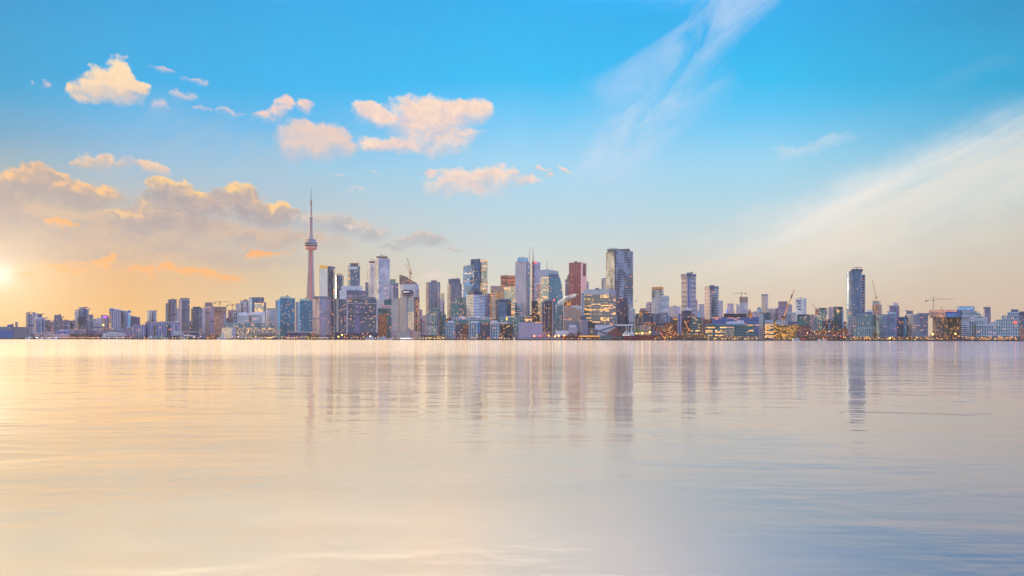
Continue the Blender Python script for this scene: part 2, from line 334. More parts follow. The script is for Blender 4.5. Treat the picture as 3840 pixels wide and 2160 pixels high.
def facade_group():
    g = bpy.data.node_groups.new("facade", 'ShaderNodeTree')
    I = lambda n, t: g.interface.new_socket(name=n, in_out='INPUT', socket_type=t)
    for n in ('Floor', 'Bay', 'Slab', 'Mullion', 'Lit', 'Rows', 'Vary', 'Power', 'Wave'): I(n, 'NodeSocketFloat')
    for n in ('Glass', 'Frame', 'Warm', 'Warm2'): I(n, 'NodeSocketColor')
    for n in ('Color', 'Emit'): g.interface.new_socket(name=n, in_out='OUTPUT', socket_type='NodeSocketColor')
    for n in ('Metal', 'Rough', 'Power'): g.interface.new_socket(name=n, in_out='OUTPUT', socket_type='NodeSocketFloat')
    g.interface.new_socket(name='Normal', in_out='OUTPUT', socket_type='NodeSocketVector')
    N = NT(g)
    gi = g.nodes.new('NodeGroupInput'); go = g.nodes.new('NodeGroupOutput'); i = gi.outputs
    uv = g.nodes.new('ShaderNodeUVMap').outputs[0]
    u, v, _ = N.xyz(uv)
    oi = g.nodes.new('ShaderNodeObjectInfo').outputs['Random']
    U = N.m('DIVIDE', u, i['Bay']); V = N.m('DIVIDE', v, i['Floor'])
    fu, fv = N.m('FRACT', U), N.m('FRACT', V)
    iu, iv = N.m('FLOOR', U), N.m('FLOOR', V)
    seed = N.m('MULTIPLY', oi, 517.0)
    # balcony depth changes in big soft patches over a facade
    wv = N.noise(N.comb(N.m('MULTIPLY', iu, 0.22), N.m('MULTIPLY', iv, 0.075), seed), 1.0, 3, 0.6, 0.6)
    slab = N.m('MULTIPLY_ADD', N.ss(wv, 0.34, 0.66, -1.0, 1.0), i['Wave'], i['Slab'])
    frame = N.m('MAXIMUM', N.m('LESS_THAN', fv, slab), N.m('LESS_THAN', fu, i['Mullion']))
    def wn(vec):
        n = g.nodes.new('ShaderNodeTexWhiteNoise'); n.noise_dimensions = '3D'; N.put(n.inputs['Vector'], vec); return n
    cell = wn(N.comb(iu, iv, seed)); r1 = cell.outputs['Value']; rc = N.xyz(cell.outputs['Color'])
    row = wn(N.comb(N.m('FLOOR', N.m('DIVIDE', iu, 9.0)), iv, N.m('ADD', seed, 3.3))).outputs['Value']
    # lights cluster: some zones of a facade have many, some none
    zone = N.noise(N.comb(N.m('MULTIPLY', iu, 0.16), N.m('MULTIPLY', iv, 0.16), seed), 1.0, 2, 0.5)
    p = N.m('MULTIPLY', i['Lit'], N.ss(zone, 0.3, 0.72, 0.12, 1.7))
    lit = N.m('MAXIMUM', N.m('LESS_THAN', r1, p), N.m('MULTIPLY', N.m('LESS_THAN', row, i['Rows']), N.m('LESS_THAN', r1, 0.78)))
    lit = N.m('MULTIPLY', lit, N.m('SUBTRACT', 1.0, frame))
    vary = N.m('MULTIPLY_ADD', N.m('SUBTRACT', rc[1], 0.5), N.m('MULTIPLY', i['Vary'], 0.6), 1.0)
    gl = N.v('MULTIPLY', i['Glass'], N.comb(vary, vary, vary))
    dirt = N.noise(N.comb(N.m('MULTIPLY', u, 0.03), N.m('MULTIPLY', v, 0.012), seed), 1.0, 4, 0.6)
    fr = N.mix(dirt, N.v('MULTIPLY', i['Frame'], (0.78, 0.78, 0.78)), N.v('MULTIPLY', i['Frame'], (1.15, 1.15, 1.15)))
    N.put(go.inputs['Color'], N.mix(frame, gl, fr))
    N.put(go.inputs['Metal'], N.m('MULTIPLY', N.m('SUBTRACT', 1.0, frame), 0.55))
    N.put(go.inputs['Rough'], N.m('MULTIPLY_ADD', frame, 0.5, 0.16))
    N.put(go.inputs['Emit'], N.mix(rc[2], i['Warm'], i['Warm2']))
    N.put(go.inputs['Power'], N.m('MULTIPLY', N.m('MULTIPLY', lit, i['Power']), N.m('MULTIPLY_ADD', rc[0], 0.9, 0.35)))
    geo = g.nodes.new('ShaderNodeNewGeometry')
    jit = N.v('MULTIPLY', N.v('SUBTRACT', cell.outputs['Color'], (0.5, 0.5, 0.5)), (0.02, 0.02, 0.02))
    jit = N.v('SCALE', jit, None); sc = jit.node; N.put(sc.inputs['Scale'], N.m('SUBTRACT', 1.0, frame))
    N.put(go.inputs['Normal'], N.v('NORMALIZE', N.v('ADD', geo.outputs['Normal'], jit)))
    return g
FG = facade_group()
AMBER, GOLD, WHITE, PEACH = (255,138,36), (255,182,60), (255,190,110), (255,120,60)
FLOOR = {}
def S(name, glass, frame, fl=3.3, bay=3.0, slab=0.3, mull=0.15, lit=0.05, rows=0.0, vary=0.7, power=2.0, warm=AMBER, warm2=WHITE, wave=0.10):
    m, N, bs = new_mat("facade_" + name)
    gn = N.n.new('ShaderNodeGroup'); gn.node_tree = FG
    for k, v in (('Floor', fl), ('Bay', bay), ('Slab', slab), ('Mullion', mull), ('Lit', lit), ('Rows', rows), ('Vary', vary), ('Power', power), ('Wave', wave)):
        gn.inputs[k].default_value = v
    for k, c in (('Glass', glass), ('Frame', frame), ('Warm', warm), ('Warm2', warm2)): gn.inputs[k].default_value = lin(c) + (1,)
    for a, b in (('Color', 'Base Color'), ('Metal', 'Metallic'), ('Rough', 'Roughness'), ('Emit', 'Emission Color'), ('Power', 'Emission Strength'), ('Normal', 'Normal')):
        N.l.new(gn.outputs[a], bs.inputs[b])
    m.cycles.emission_sampling = 'NONE'
    FLOOR[name] = fl
    M[name] = m
M = {}
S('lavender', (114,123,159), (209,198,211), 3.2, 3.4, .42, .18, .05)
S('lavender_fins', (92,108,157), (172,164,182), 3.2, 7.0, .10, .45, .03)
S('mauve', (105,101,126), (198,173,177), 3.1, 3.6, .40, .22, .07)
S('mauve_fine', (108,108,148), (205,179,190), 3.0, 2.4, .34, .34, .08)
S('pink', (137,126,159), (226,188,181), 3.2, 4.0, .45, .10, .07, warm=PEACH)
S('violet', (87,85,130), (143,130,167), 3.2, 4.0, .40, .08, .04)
S('slate', (56,66,98), (133,139,173), 3.4, 3.6, .30, .15, .05)
S('slate_stripe', (72,94,159), (170,158,176), 3.4, 8.0, .02, .34, .045, warm=PEACH)
S('blue', (28,93,131), (73,143,181), 3.1, 3.6, .20, .12, .085, vary=1.1, power=1.6)
S('blue_pale', (96,164,211), (167,203,224), 3.3, 3.2, .22, .14, .04)
S('bright_blue', (58,106,171), (124,177,236), 4.0, 6.0, .06, .10, .0)
S('teal', (45,93,102), (124,164,171), 3.3, 3.4, .22, .14, .07, vary=1.0)
S('teal_dark', (38,87,108), (61,105,118), 3.4, 3.4, .18, .12, .09, vary=0.9)
S('navy', (37,43,77), (71,77,122), 3.5, 3.6, .16, .10, .05, vary=0.9)
S('navy_warm', (54,56,92), (77,73,103), 3.5, 3.4, .16, .12, .13, vary=0.9)
S('dark', (38,38,54), (56,54,69), 3.6, 3.8, .16, .10, .09, .03)
S('bands', (63,78,126), (234,232,236), 3.3, 9.0, .48, .03, .05)
S('bands_wide', (58,72,117), (236,236,236), 4.6, 12.0, .46, .02, .05)
S('bands_blue', (38,58,96), (167,183,220), 3.4, 10.0, .34, .03, .04)
S('white_grid', (36,78,112), (206,214,222), 4.2, 7.0, .30, .16, .07)
S('grid_teal', (33,79,90), (186,209,215), 3.3, 5.2, .24, .14, .10)
S('condo_mesh', (101,110,146), (236,236,236), 3.6, 6.0, .52, .06, .02, wave=.2)
S('zebra', (40,56,80), (186,196,212), 5.6, 8.0, .42, .02, .03, wave=.42)
S('glass_clear', (139,173,193), (167,181,177), 3.8, 3.0, .12, .10, .06, .03, vary=0.5, warm=GOLD)
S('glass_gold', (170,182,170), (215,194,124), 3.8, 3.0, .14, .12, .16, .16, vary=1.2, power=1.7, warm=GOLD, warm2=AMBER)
S('glass_silver', (182,193,211), (194,196,205), 3.6, 2.6, .10, .22, .02, vary=0.4)
S('glass_blue', (59,87,122), (103,135,175), 3.8, 3.4, .12, .08, .03, vary=0.8)
S('curve_glass', (45,90,118), (118,167,190), 3.6, 4.4, .30, .16, .05, vary=0.9)
S('copper', (170,126,101), (215,167,130), 3.8, 3.0, .30, .24, .10, .20, vary=0.8, power=1.5, warm=GOLD)
S('copper_dark', (117,78,74), (143,97,90), 4.0, 3.0, .30, .12, .06, .35, vary=0.6, power=1.1, warm=AMBER, warm2=PEACH)
S('red', (118,58,74), (142,80,92), 3.8, 7.2, .12, .30, .035, vary=0.5, power=1.3, warm=PEACH)
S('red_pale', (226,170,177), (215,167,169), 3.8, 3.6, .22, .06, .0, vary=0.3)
S('brick', (101,81,92), (167,109,97), 3.4, 3.4, .42, .40, .14, power=1.8)
S('brick_dark', (72,54,65), (118,67,67), 3.4, 3.4, .40, .35, .16, power=1.8)
S('stone', (121,103,108), (196,164,152), 3.6, 3.2, .40, .40, .10, .05, power=1.6, warm=PEACH)
S('office_lit', (108,110,112), (156,152,152), 4.2, 3.2, .30, .06, .06, .26, vary=0.5, power=1.9, warm=GOLD)
S('office_grey', (148,157,177), (167,173,190), 4.2, 8.0, .22, .03, .0, vary=0.4)
S('lit_slats', (81,81,103), (109,101,114), 4.0, 5.0, .38, .06, .20, .55, power=2.0, warm=GOLD)
S('gold_hall', (110,87,63), (135,105,67), 4.4, 3.2, .26, .16, .30, .30, power=1.25, warm=(255,170,30), warm2=GOLD)
S('terminal', (117,112,117), (167,158,156), 4.2, 4.2, .40, .26, .26, .14, power=2.1, warm=(255,196,60), warm2=WHITE)
S('dot_grid', (148,143,130), (205,209,196), 5.2, 4.6, .52, .50, .92, power=1.6, warm=WHITE, warm2=GOLD)
S('media', (37,74,87), (82,126,139), 4.6, 7.0, .28, .05, .05, .20, vary=0.9, power=1.8, warm=GOLD)
S('media_top', (56,77,138), (97,118,177), 4.4, 9.0, .18, .05, .03, .12, vary=0.6, power=1.6)
S('hotel', (54,72,104), (124,122,138), 3.0, 5.6, .20, .28, .12, vary=1.6, power=1.5)
S('hotel_rib', (114,108,117), (211,194,190), 3.0, 2.0, .24, .52, .03)
S('hotel_ledge', (112,112,130), (209,198,203), 3.0, 16.0, .56, .03, .02)
S('tan_office', (117,103,101), (143,126,118), 4.4, 3.0, .16, .20, .12, .06, vary=0.7, power=1.7)
S('speckle', (137,108,108), (167,135,130), 3.4, 2.2, .30, .30, .42, power=1.6, warm=WHITE, warm2=PEACH)
S('brick_lit', (81,54,58), (126,69,61), 3.6, 4.0, .30, .40, .35, power=1.5)
S('shops', (92,74,70), (141,118,111), 4.6, 5.5, .22, .20, .40, .1, power=1.0, warm=(255,180,70), warm2=GOLD)
S('frame_site', (81,67,81), (173,139,135), 3.6, 5.0, .34, .16, .08, power=1.8)
S('stair_light', (58,54,81), (82,75,103), 3.5, 3.0, .3, .3, .9, power=1.8, warm=WHITE, warm2=GOLD)
P = {}
def PL(name, *a, **k): P[name] = plain(name, *a, **k)
PL('roof_grey', (120,118,124), noise=0.1)
PL('concrete', (178,166,164), noise=0.06)
PL('concrete_rose', (190,150,150), noise=0.06)
PL('cap_grey', (128,124,144), noise=0.1)
PL('cap_slate', (84,92,128), noise=0.1)
PL('cap_navy', (46,48,84), noise=0.1)
PL('cap_mauve', (138,112,132), noise=0.1)
PL('cap_brown', (104,70,66), noise=0.1)
PL('cap_ochre', (206,150,90), noise=0.1)
PL('cap_white', (208,206,218), noise=0.1)
PL('cap_cream', (206,204,176), noise=0.1)
PL('cap_blue', (56,104,190), noise=0.1)
PL('black_box', (22,18,44), rough=0.5)
PL('slab_pale', (196,190,202))
PL('slab_grey', (150,146,158))
PL('slab_blue', (120,146,172))
PL('slab_warm', (190,160,150))
PL('steel', (92,74,66), rough=0.5, metal=0.4)
PL('crane_paint', (196,128,58), rough=0.5)
PL('crane_grey', (110,96,88), rough=0.5)
PL('mast_dark', (72,62,62), rough=0.5)
PL('mast_red', (150,66,62), rough=0.5)
PL('gold_trim', (220,180,90), rough=0.35, metal=0.6)
PL('red_strip', (150,20,30), emit=(255,60,70), es=0.55)
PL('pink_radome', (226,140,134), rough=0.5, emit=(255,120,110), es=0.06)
PL('white_paint', (214,212,220), rough=0.4)
PL('silo', (150,132,150), noise=0.08)
PL('silo_grey', (124,114,140), noise=0.08)
PL('depot_blue', (70,104,172), noise=0.05)
PL('wall_lilac', (186,166,190), noise=0.04)
PL('shed_red', (128,48,44), noise=0.05)
PL('shed_brick', (122,66,62), noise=0.05)
PL('tarp_dark', (36,38,58), noise=0.05)
PL('conveyor_grey', (108,106,124))
PL('green_copper', (36,92,104), noise=0.06)
PL('hull_red', (120,22,40), rough=0.45)
PL('hull_rust', (136,50,40), rough=0.6, noise=0.08)
PL('hull_white', (214,212,224), rough=0.35)
PL('deck_green', (60,150,50), rough=0.5)
PL('window_dark', (40,48,74), rough=0.15)
PL('bark', (62,46,46), noise=0.5)
PL('twig', (98,66,70), rough=0.9)
PL('twig_tan', (128,92,56), rough=0.9)
PL('twig_grey', (110,92,104), rough=0.9)
PL('seawall', (52,40,56), noise=0.1)
PL('land', (70,58,66), noise=0.02)
PL('quay', (96,80,88), noise=0.05)
PL('bird_dark', (50,48,52))
PL('lamp_orange', (255,170,60), emit=(255,150,40), es=4.5)
PL('lamp_gold', (255,210,100), emit=(255,200,80), es=4.5)
PL('lamp_white', (255,240,220), emit=(255,232,205), es=4.0)
PL('lamp_red', (255,60,40), emit=(255,60,40), es=4.5)
PL('sign_red', (220,50,60), emit=(255,60,70), es=1.6)
PL('sign_blue', (60,110,230), emit=(60,120,255), es=1.4)
PL('sign_violet', (190,80,220), emit=(210,90,255), es=1.4)
PL('sign_gold', (240,190,70), emit=(255,190,60), es=1.5)
PL('sign_white', (240,240,240), emit=(255,240,220), es=1.4)
for k in list(P):
    M.setdefault(k, P[k])
# ------------------------------------------------------------------ photo pixel -> place, at a chosen distance
def PX(px, Y): return (px-CX)/FOC*Y
def PZ(px, py, Y): return CAMZ + (HY + TILT*(px-CX) - py)/FOC*Y

def foot(px0, px1, Y, c=None, d=None, rnd=False, ch=0.0):
    """footprint (counter-clockwise from above) whose outline fills px0..px1 as seen from the far shore"""
    if rnd:
        x0, x1 = PX(px0, Y), PX(px1, Y); r = (x1-x0)/2; cx = (x0+x1)/2
        n = 20; e = 0.75
        sg = lambda q: math.copysign(abs(q)**e, q)
        return [(cx+r*sg(math.cos(2*math.pi*i/n)), Y+r*0.8+0.8*r*sg(math.sin(2*math.pi*i/n))) for i in range(n)]
    if c is None:
        w = PX(px1, Y)-PX(px0, Y)
        d = d or max(12.0, min(w*0.8, 45.0))
        ins = 0.02*(px1-px0)
        p = [(PX(px0, Y), Y), (PX(px1, Y), Y), (PX(px1-ins, Y+d), Y+d), (PX(px0+ins, Y+d), Y+d)]
        return p
    wl, wr = PX(c, Y)-PX(px0, Y), PX(px1, Y)-PX(c, Y)
    s = min(2.2, max(0.45, wr/max(wl, 0.1)))
    dl, dr = wl*s, wr/s
    A = (PX(px0, Y+dl), Y+dl); C = (PX(c, Y), Y); Bp = (PX(px1, Y+dr), Y+dr)
    D = (A[0]+Bp[0]-C[0], A[1]+Bp[1]-C[1])
    return [A, C, Bp, D]

def grow(poly, g):
    cx = sum(p[0] for p in poly)/len(poly); cy = sum(p[1] for p in poly)/len(poly)
    out = []
    for x, y in poly:
        r = math.hypot(x-cx, y-cy) or 1
        k = (r+g*1.25)/r
        out.append((cx+(x-cx)*k, cy+(y-cy)*k))
    return out

def prism(poly, z0, z1, v0=None):
    """z1: number or one height per corner. Returns verts, faces, uvs, material slots (0 wall, 1 top)."""
    n = len(poly); tops = z1 if isinstance(z1, (list, tuple)) else [z1]*n
    vs = [(x, y, z0) for x, y in poly] + [(x, y, t) for (x, y), t in zip(poly, tops)]
    fs, uv, mi = [], [], []
    base = z0 if v0 is None else v0
    run = 0.0
    for i in range(n):
        j = (i+1) % n
        L = math.hypot(poly[j][0]-poly[i][0], poly[j][1]-poly[i][1])
        fs.append((i, j, n+j, n+i)); mi.append(0)
        uv.append([(run, z0-base), (run+L, z0-base), (run+L, tops[j]-base), (run, tops[i]-base)])
        run += L if n > 8 else math.ceil(L/20)*20+40
    fs.append(tuple(range(n, 2*n))); mi.append(1); uv.append([(0, 0)]*n)
    fs.append(tuple(range(n-1, -1, -1))); mi.append(1); uv.append([(0, 0)]*n)
    return vs, fs, uv, mi

class MB:
    def __init__(s): s.v, s.f, s.u, s.m = [], [], [], []
    def add(s, pack, slot=None):
        v, f, u, m = pack; o = len(s.v)
        s.v += v; s.f += [tuple(i+o for i in q) for q in f]; s.u += u; s.m += [slot]*len(f) if slot is not None else m
        return s
    def box(s, x0, x1, y0, y1, z0, z1, slot=0):
        return s.add(prism([(x0, y0), (x1, y0), (x1, y1), (x0, y1)], z0, z1), slot)
    def bar(s, a, b, r, slot=0, r2=None):
        a, b = Vector(a), Vector(b); d = (b-a).normalized()
        t = Vector((0, 0, 1)) if abs(d.z) < 0.9 else Vector((1, 0, 0))
        e1 = d.cross(t).normalized(); e2 = d.cross(e1)
        r2 = r if r2 is None else r2
        ring = lambda p, q: [tuple(p + (e1*sx + e2*sy)*q) for sx, sy in ((1, 1), (-1, 1), (-1, -1), (1, -1))]
        v = ring(a, r) + ring(b, r2)
        f = [(0, 3, 2, 1), (4, 5, 6, 7)] + [(i, (i+1) % 4, 4+(i+1) % 4, 4+i) for i in range(4)]
        return s.add((v, f, [[(0, 0)]*4]*6, [slot]*6))
    def lathe(s, prof, cx=0, cy=0, n=20, slot=0):
        o = len(s.v)
        for r, z in prof:
            for i in range(n):
                a = 2*math.pi*i/n
                s.v.append((cx+r*math.cos(a), cy+r*math.sin(a), z))
        for k in range(len(prof)-1):
            for i in range(n):
                j = (i+1) % n
                s.f.append((o+k*n+i, o+k*n+j, o+(k+1)*n+j, o+(k+1)*n+i)); s.u.append([(0, 0)]*4); s.m.append(slot)
        for k, rev in ((0, True), (len(prof)-1, False)):
            ids = [o+k*n+i for i in range(n)]
            s.f.append(tuple(reversed(ids)) if rev else tuple(ids)); s.u.append([(0, 0)]*n); s.m.append(slot)
        return s
    def obj(s, name, mats, parent=None, loc=(0, 0, 0), smooth=False):
        return mesh_obj(name, s.v, s.f, mats, parent, loc, s.u, s.m, smooth)

def root(name, loc, label, cat, group=None):
    e = bpy.data.objects.new(name, None); COL.objects.link(e); e.location = loc; e.empty_display_size = 2
    return tag(e, label, cat, group)

def rel(pack, o):
    v, f, u, m = pack
    return [(x-o[0], y-o[1], z-o[2]) for x, y, z in v], f, u, m

rng = random.Random(5)
def B(name, cat, label, Y, parts, auto=True, group=None):
    """one building: an Empty at its base with its parts as children.
       part = (name, px0, px1, ytop, style, options)"""
    p0 = parts[0]
    org = (PX((p0[1]+p0[2])/2, Y), Y, GZ)
    e = root(name, org, label, cat, group)
    for pt in parts:
        nm, a, b, yt, st = pt[:5]; o = pt[5] if len(pt) > 5 else {}
        Yp = Y + o.get('off', 0.0)
        if nm in ('mast', 'antenna'):
            x = (a+b)/2; z1 = PZ(x, yt, Yp); z0 = PZ(x, o['b'], Yp)-1
            r = PX(b, Yp)-PX(a, Yp)
            xx = PX(x, Yp)-org[0]
            MB().bar((xx, o.get('off', 0)+8, z0-GZ), (xx, o.get('off', 0)+8, z1-GZ), r/2, 0, r*0.22).obj(nm, M[st], e)
            continue
        poly = foot(a, b, Yp, o.get('c'), o.get('d'), o.get('rnd', False))
        mid = (a+b)/2
        z0 = GZ if 'b' not in o else PZ(mid, o['b'], Yp)
        zt = PZ(mid, yt, Yp)
        if 'slope' in o:           # extra photo pixels of height at the left / right end
            k = Yp/FOC; l, r = o['slope']
            xs = [p[0] for p in poly]; x0, x1 = min(xs), max(xs)
            zt = [zt + (l+(r-l)*(p[0]-x0)/(x1-x0))*k for p in poly]
        mb = MB().add(rel(prism(poly, z0, zt, GZ), org))
        po = mb.obj(nm, [M[st], P[o.get('roof', 'roof_grey')]], e)
        ztop = max(zt) if isinstance(zt, list) else zt
        if pt is p0 and auto and not o.get('rnd') and not isinstance(zt, list) and zt-z0 > 30:
            # vertical bays and floor belts that stand a little proud of the main wall
            nb = rng.choice((1, 2, 2, 3)); edges = [(0, 1)] if 'c' not in o else [(0, 1), (1, 2)]
            for ea, eb in edges:
                ax, ay = poly[ea]; bx, by = poly[eb]; L = math.hypot(bx-ax, by-ay)
                if L < 12: continue
                nx, ny = (by-ay)/L, -(bx-ax)/L
                at = lambda t, d: (ax+(bx-ax)*t+nx*d, ay+(by-ay)*t+ny*d)
                for q in range(nb):
                    t0 = (q+rng.uniform(.15, .6))/nb; t1 = min(0.97, t0+rng.uniform(.10, .22)/max(1, nb-1))
                    st2 = rng.choice(('navy', 'slate', 'bands', 'lavender', 'bands_blue', st, 'violet'))
                    MB().add(rel(prism([at(t0, 0.8), at(t1, 0.8), at(t1, -0.5), at(t0, -0.5)], z0, zt-rng.uniform(2, 9), GZ), org)).obj("window_bay", [M[st2], P['roof_grey']], po)
                if zt-z0 > 55:
                    zz = z0+(zt-z0)*rng.uniform(.35, .8)
                    MB().add(rel(prism([at(0.01, 1.1), at(0.99, 1.1), at(0.99, -0.5), at(0.01, -0.5)], zz, zz+rng.uniform(2, 4)), org), 0).obj("floor_belt", P[rng.choice(('cap_slate', 'cap_navy', 'slab_grey'))], po)
        if 'slabs' in o:           # balcony slabs standing proud of the walls, floor by floor
            sm, pr = o['slabs'][:2]; step = o['slabs'][2] if len(o['slabs']) > 2 else FLOOR.get(st, 3.2)
            sb = MB(); g = grow(poly, pr); z = z0+step
            while z < ztop-1.0:
                sb.add(rel(prism(g, z-step*0.17, z+step*0.17), org), 0); z += step
            if sb.v: sb.obj('balcony_edging', M[sm], po)
        if 'cap' in o:             # parapet band at the top
            h = o.get('caph', 1.6)
            if not isinstance(zt, list):
                MB().add(rel(prism(grow(poly, 0.35), zt-h*0.4, zt+h*0.6), org), 0).obj('parapet', M[o['cap']], po)
        if auto and o.get('rt', 'b' not in o) and not isinstance(zt, list) and not o.get('rnd'):
            w = PX(b, Yp)-PX(a, Yp)
            for q in range(rng.choice((1, 1, 2))):
                ww = w*rng.uniform(0.10, 0.28); xx = PX(a, Yp)+w*rng.uniform(0.12, 0.88)-ww/2-org[0]
                yy = max(p[1] for p in poly)*0.4+min(p[1] for p in poly)*0.6-Y
                MB().box(xx, xx+ww, yy, yy+6, ztop-GZ-0.5, ztop-GZ+rng.uniform(1.2, 3.6)).obj('rooftop_unit', P[rng.choice(('cap_grey', 'cap_slate', 'concrete', 'cap_mauve'))], po)
    return e

# ------------------------------------------------------------------ ground
tag(mesh_obj("land", *sheet(-30000, 30000, SHORE+9, 60000, GZ-0.02), P['land']), kind="structure")
tag(mesh_obj("quay", *sheet(-9000, 9000, SHORE+0.6, SHORE+70, GZ), P['quay']), kind="structure")
tag(MB().box(-9000, 9000, SHORE, SHORE+0.6, -3, GZ+0.45).obj("seawall", P['seawall']), kind="structure")
# ------------------------------------------------------------------ the city, from the left end to the right
CT, OT, AB = ("condo_tower", "condo tower"), ("office_tower", "office tower"), ("apartment_block", "apartment block")
# -- far left
B("warehouse","warehouse","blue windowless waterfront warehouse at the far left end of the shore",1885,[("hall",-60,49,1236,'depot_blue',{'cap':'slab_blue','d':40}),("upper_storey",-60,46,1225,'slate',{'b':1237,'off':8,'d':24}),("lift_house",27,43,1217,'bright_blue',{'b':1238,'off':12,'d':10}),("stair_shaft",43,51,1214,'silo_grey',{'off':14,'d':10})],auto=False)
B("grain_silo","grain silo","mauve grain silo block with a square lift shaft, beside the blue warehouse",1880,[("silo_block",50,112,1227,'silo_grey',{'d':35,'cap':'silo'}),("lift_shaft",57,67,1207,'silo',{'off':4,'d':10})],auto=False)
B(*CT,"mauve finned tower with a gold sign, tallest of the far left cluster",2150,[("tower",97,134,1172,'lavender_fins',{'c':104,'slabs':('slab_warm',.8),'cap':'cap_grey'}),("sign",112,120,1173,'sign_gold',{'b':1176,'off':-1.5,'d':1})])
B(*CT,"blue grey tower peeping over the shoulder of the mauve finned tower",2350,[("tower",134,158,1178,'slate',{'cap':'cap_slate'}),("side_bay",134,141,1177,'glass_silver',{'off':-2,'d':6})])
B(*CT,"stocky fluted lavender tower standing in front of the mauve finned one",2050,[("tower",128,169,1194,'lavender_fins',{'cap':'slab_pale','caph':5,'c':136}),("podium",118,196,1248,'mauve',{'off':-10,'d':10})])
B(*AB,"low slate block with a flat roof beside the fluted lavender tower",2200,[("block",169,189,1201,'slate',{'cap':'cap_slate'})])
B(*AB,"cream banded block squeezed beside the plain slate slab tower",2230,[("block",188,204,1203,'pink',{})])
B(*CT,"plain slate slab tower with a few lit flats, alone near the left end",2180,[("tower",203,230,1182,'slate',{'cap':'cap_slate'}),("wing",229,234,1190,'lavender',{'off':4})])
B(*AB,"violet block crowned with a row of gold lights",2180,[("block",234,264,1203,'violet',{'cap':'cap_mauve'}),("lit_crown",236,256,1199,'gold_hall',{'b':1204,'off':3,'d':10})])
B(*AB,"small pale mauve block at the foot of the stepped banded tower",2200,[("block",263,281,1203,'mauve',{'cap':'slab_warm'})])
B(*CT,"stepped banded tower of three heights with a dark block in front",2230,[("tower",294,324,1153,'bands_blue',{'cap':'cap_slate','c':307}),("left_wing",280,295,1164,'bands',{'off':4,'cap':'cap_navy'}),("right_wing",323,333,1160,'bands_blue',{'off':5}),("dark_front",291,315,1186,'navy',{'b':1212,'off':-6,'d':8})])
B(*OT,"narrow slate tower just right of the stepped banded tower",2400,[("tower",333,349,1182,'slate',{'cap':'cap_slate'})])
B(*AB,"dark slate block in front of the narrow slate tower",2160,[("block",336,350,1202,'slate',{})])
B(*AB,"wide low lavender block with a paler flat roof left of the violet sign",2200,[("block",350,383,1195,'lavender',{'cap':'slab_pale'})])
B(*CT,"mauve tower carrying a glowing violet sign",2330,[("tower",378,400,1182,'mauve',{'cap':'cap_mauve'}),("wing",398,410,1184,'violet',{'off':-3}),("sign",388,399,1186,'sign_violet',{'b':1192,'off':-8,'d':1.5})])
B(*CT,"sail topped tower with slanting roof and white vertical fins",2200,[("tower",409,454,1157,'lavender_fins',{'slope':(3,-4),'roof':'cap_blue'}),("blue_crown",414,426,1156,'bright_blue',{'b':1165,'off':-1.5,'d':3,'rt':0}),("lit_stair",410,415,1168,'stair_light',{'off':-2,'d':4,'rt':0})])
B(*CT,"pale sloping tower joined between the sail topped and the blue capped towers",2240,[("tower",453,482,1163,'glass_silver',{'slope':(2,-3)}),("dark_bay",454,461,1166,'navy',{'off':-3,'d':4,'rt':0})])
B(*CT,"slim tower with a bright blue cap beside the pale sloping tower",2210,[("tower",479,489,1170,'blue_pale',{}),("blue_cap",479,489,1164,'cap_blue',{'b':1171,'rt':0})])
B(*CT,"plain violet tower with a curved sloping roofline, right of the blue cap",2260,[("tower",489,525,1186,'violet',{'slope':(3,-2)}),("side_wall",489,496,1184,'slate',{'off':-2,'d':5,'rt':0})])
B(*OT,"grey tower with a wavy pattern of dark windows, standing alone",2300,[("tower",551,587,1165,'glass_silver',{'c':565,'cap':'cap_slate'}),("wave_panel",566,585,1168,'zebra',{'off':7,'b':1206,'d':4,'rt':0})])
B(*AB,"low columned block with a lit roof edge, left of the striped slab",1950,[("block",498,545,1219,'slate_stripe',{'cap':'slab_warm'})])
B(*AB,"long striped blue slab with white vertical ribs, left of the two striped slabs",1960,[("slab",544,612,1209,'slate_stripe',{'cap':'slab_warm'})])
B(*AB,"striped blue slab with white vertical ribs, right of the two striped slabs",1962,[("slab",613,673,1208,'slate_stripe',{'cap':'slab_warm'})])
B(*CT,"two step grey tower with a recessed blank top, left of a tall pair",2150,[("tower",629,662,1123,'violet',{'c':640,'cap':'cap_slate','slabs':('slab_grey',.8)}),("left_wing",621,631,1138,'zebra',{'slabs':('slab_pale',1.0)}),("blank_top",633,660,1124,'cap_slate',{'b':1135,'off':-1,'d':4,'rt':0})])
B(*CT,"tall blue tower with cream edge and rounded crown, right of a tall pair",2140,[("tower",670,711,1126,'slate',{'cap':'slab_grey'}),("cream_edge",671,682,1128,'pink',{'off':-3,'d':4,'rt':0}),("crown",675,710,1117,'cap_grey',{'b':1127,'off':2,'rt':0}),("side_wing",662,671,1157,'lavender',{'off':6})])
B(*CT,"blue green rounded tower with a planted roof between two taller groups",2180,[("tower",717,758,1155,'bands_blue',{'rnd':1}),("balcony_stack",717,727,1157,'zebra',{'off':2,'d':8,'slabs':('slab_pale',.7)}),("roof_garden",723,752,1150,'green_copper',{'b':1156,'off':9,'d':12})])
B(*CT,"pink shouldered tower with a square mauve crown",2140,[("tower",764,803,1148,'pink',{'c':790}),("shoulder",758,769,1158,'lavender',{'off':-2,'d':6}),("crown",768,797,1134,'cap_mauve',{'b':1149,'off':6,'d':16,'rt':0})])
B(*CT,"unfinished pink tower under the left one of the two cream cranes",2170,[("tower",803,849,1151,'mauve',{'c':838}),("open_floor_top",803,849,1150,'frame_site',{'b':1168,'off':-1.5,'slabs':('slab_warm',.8)})],auto=False)
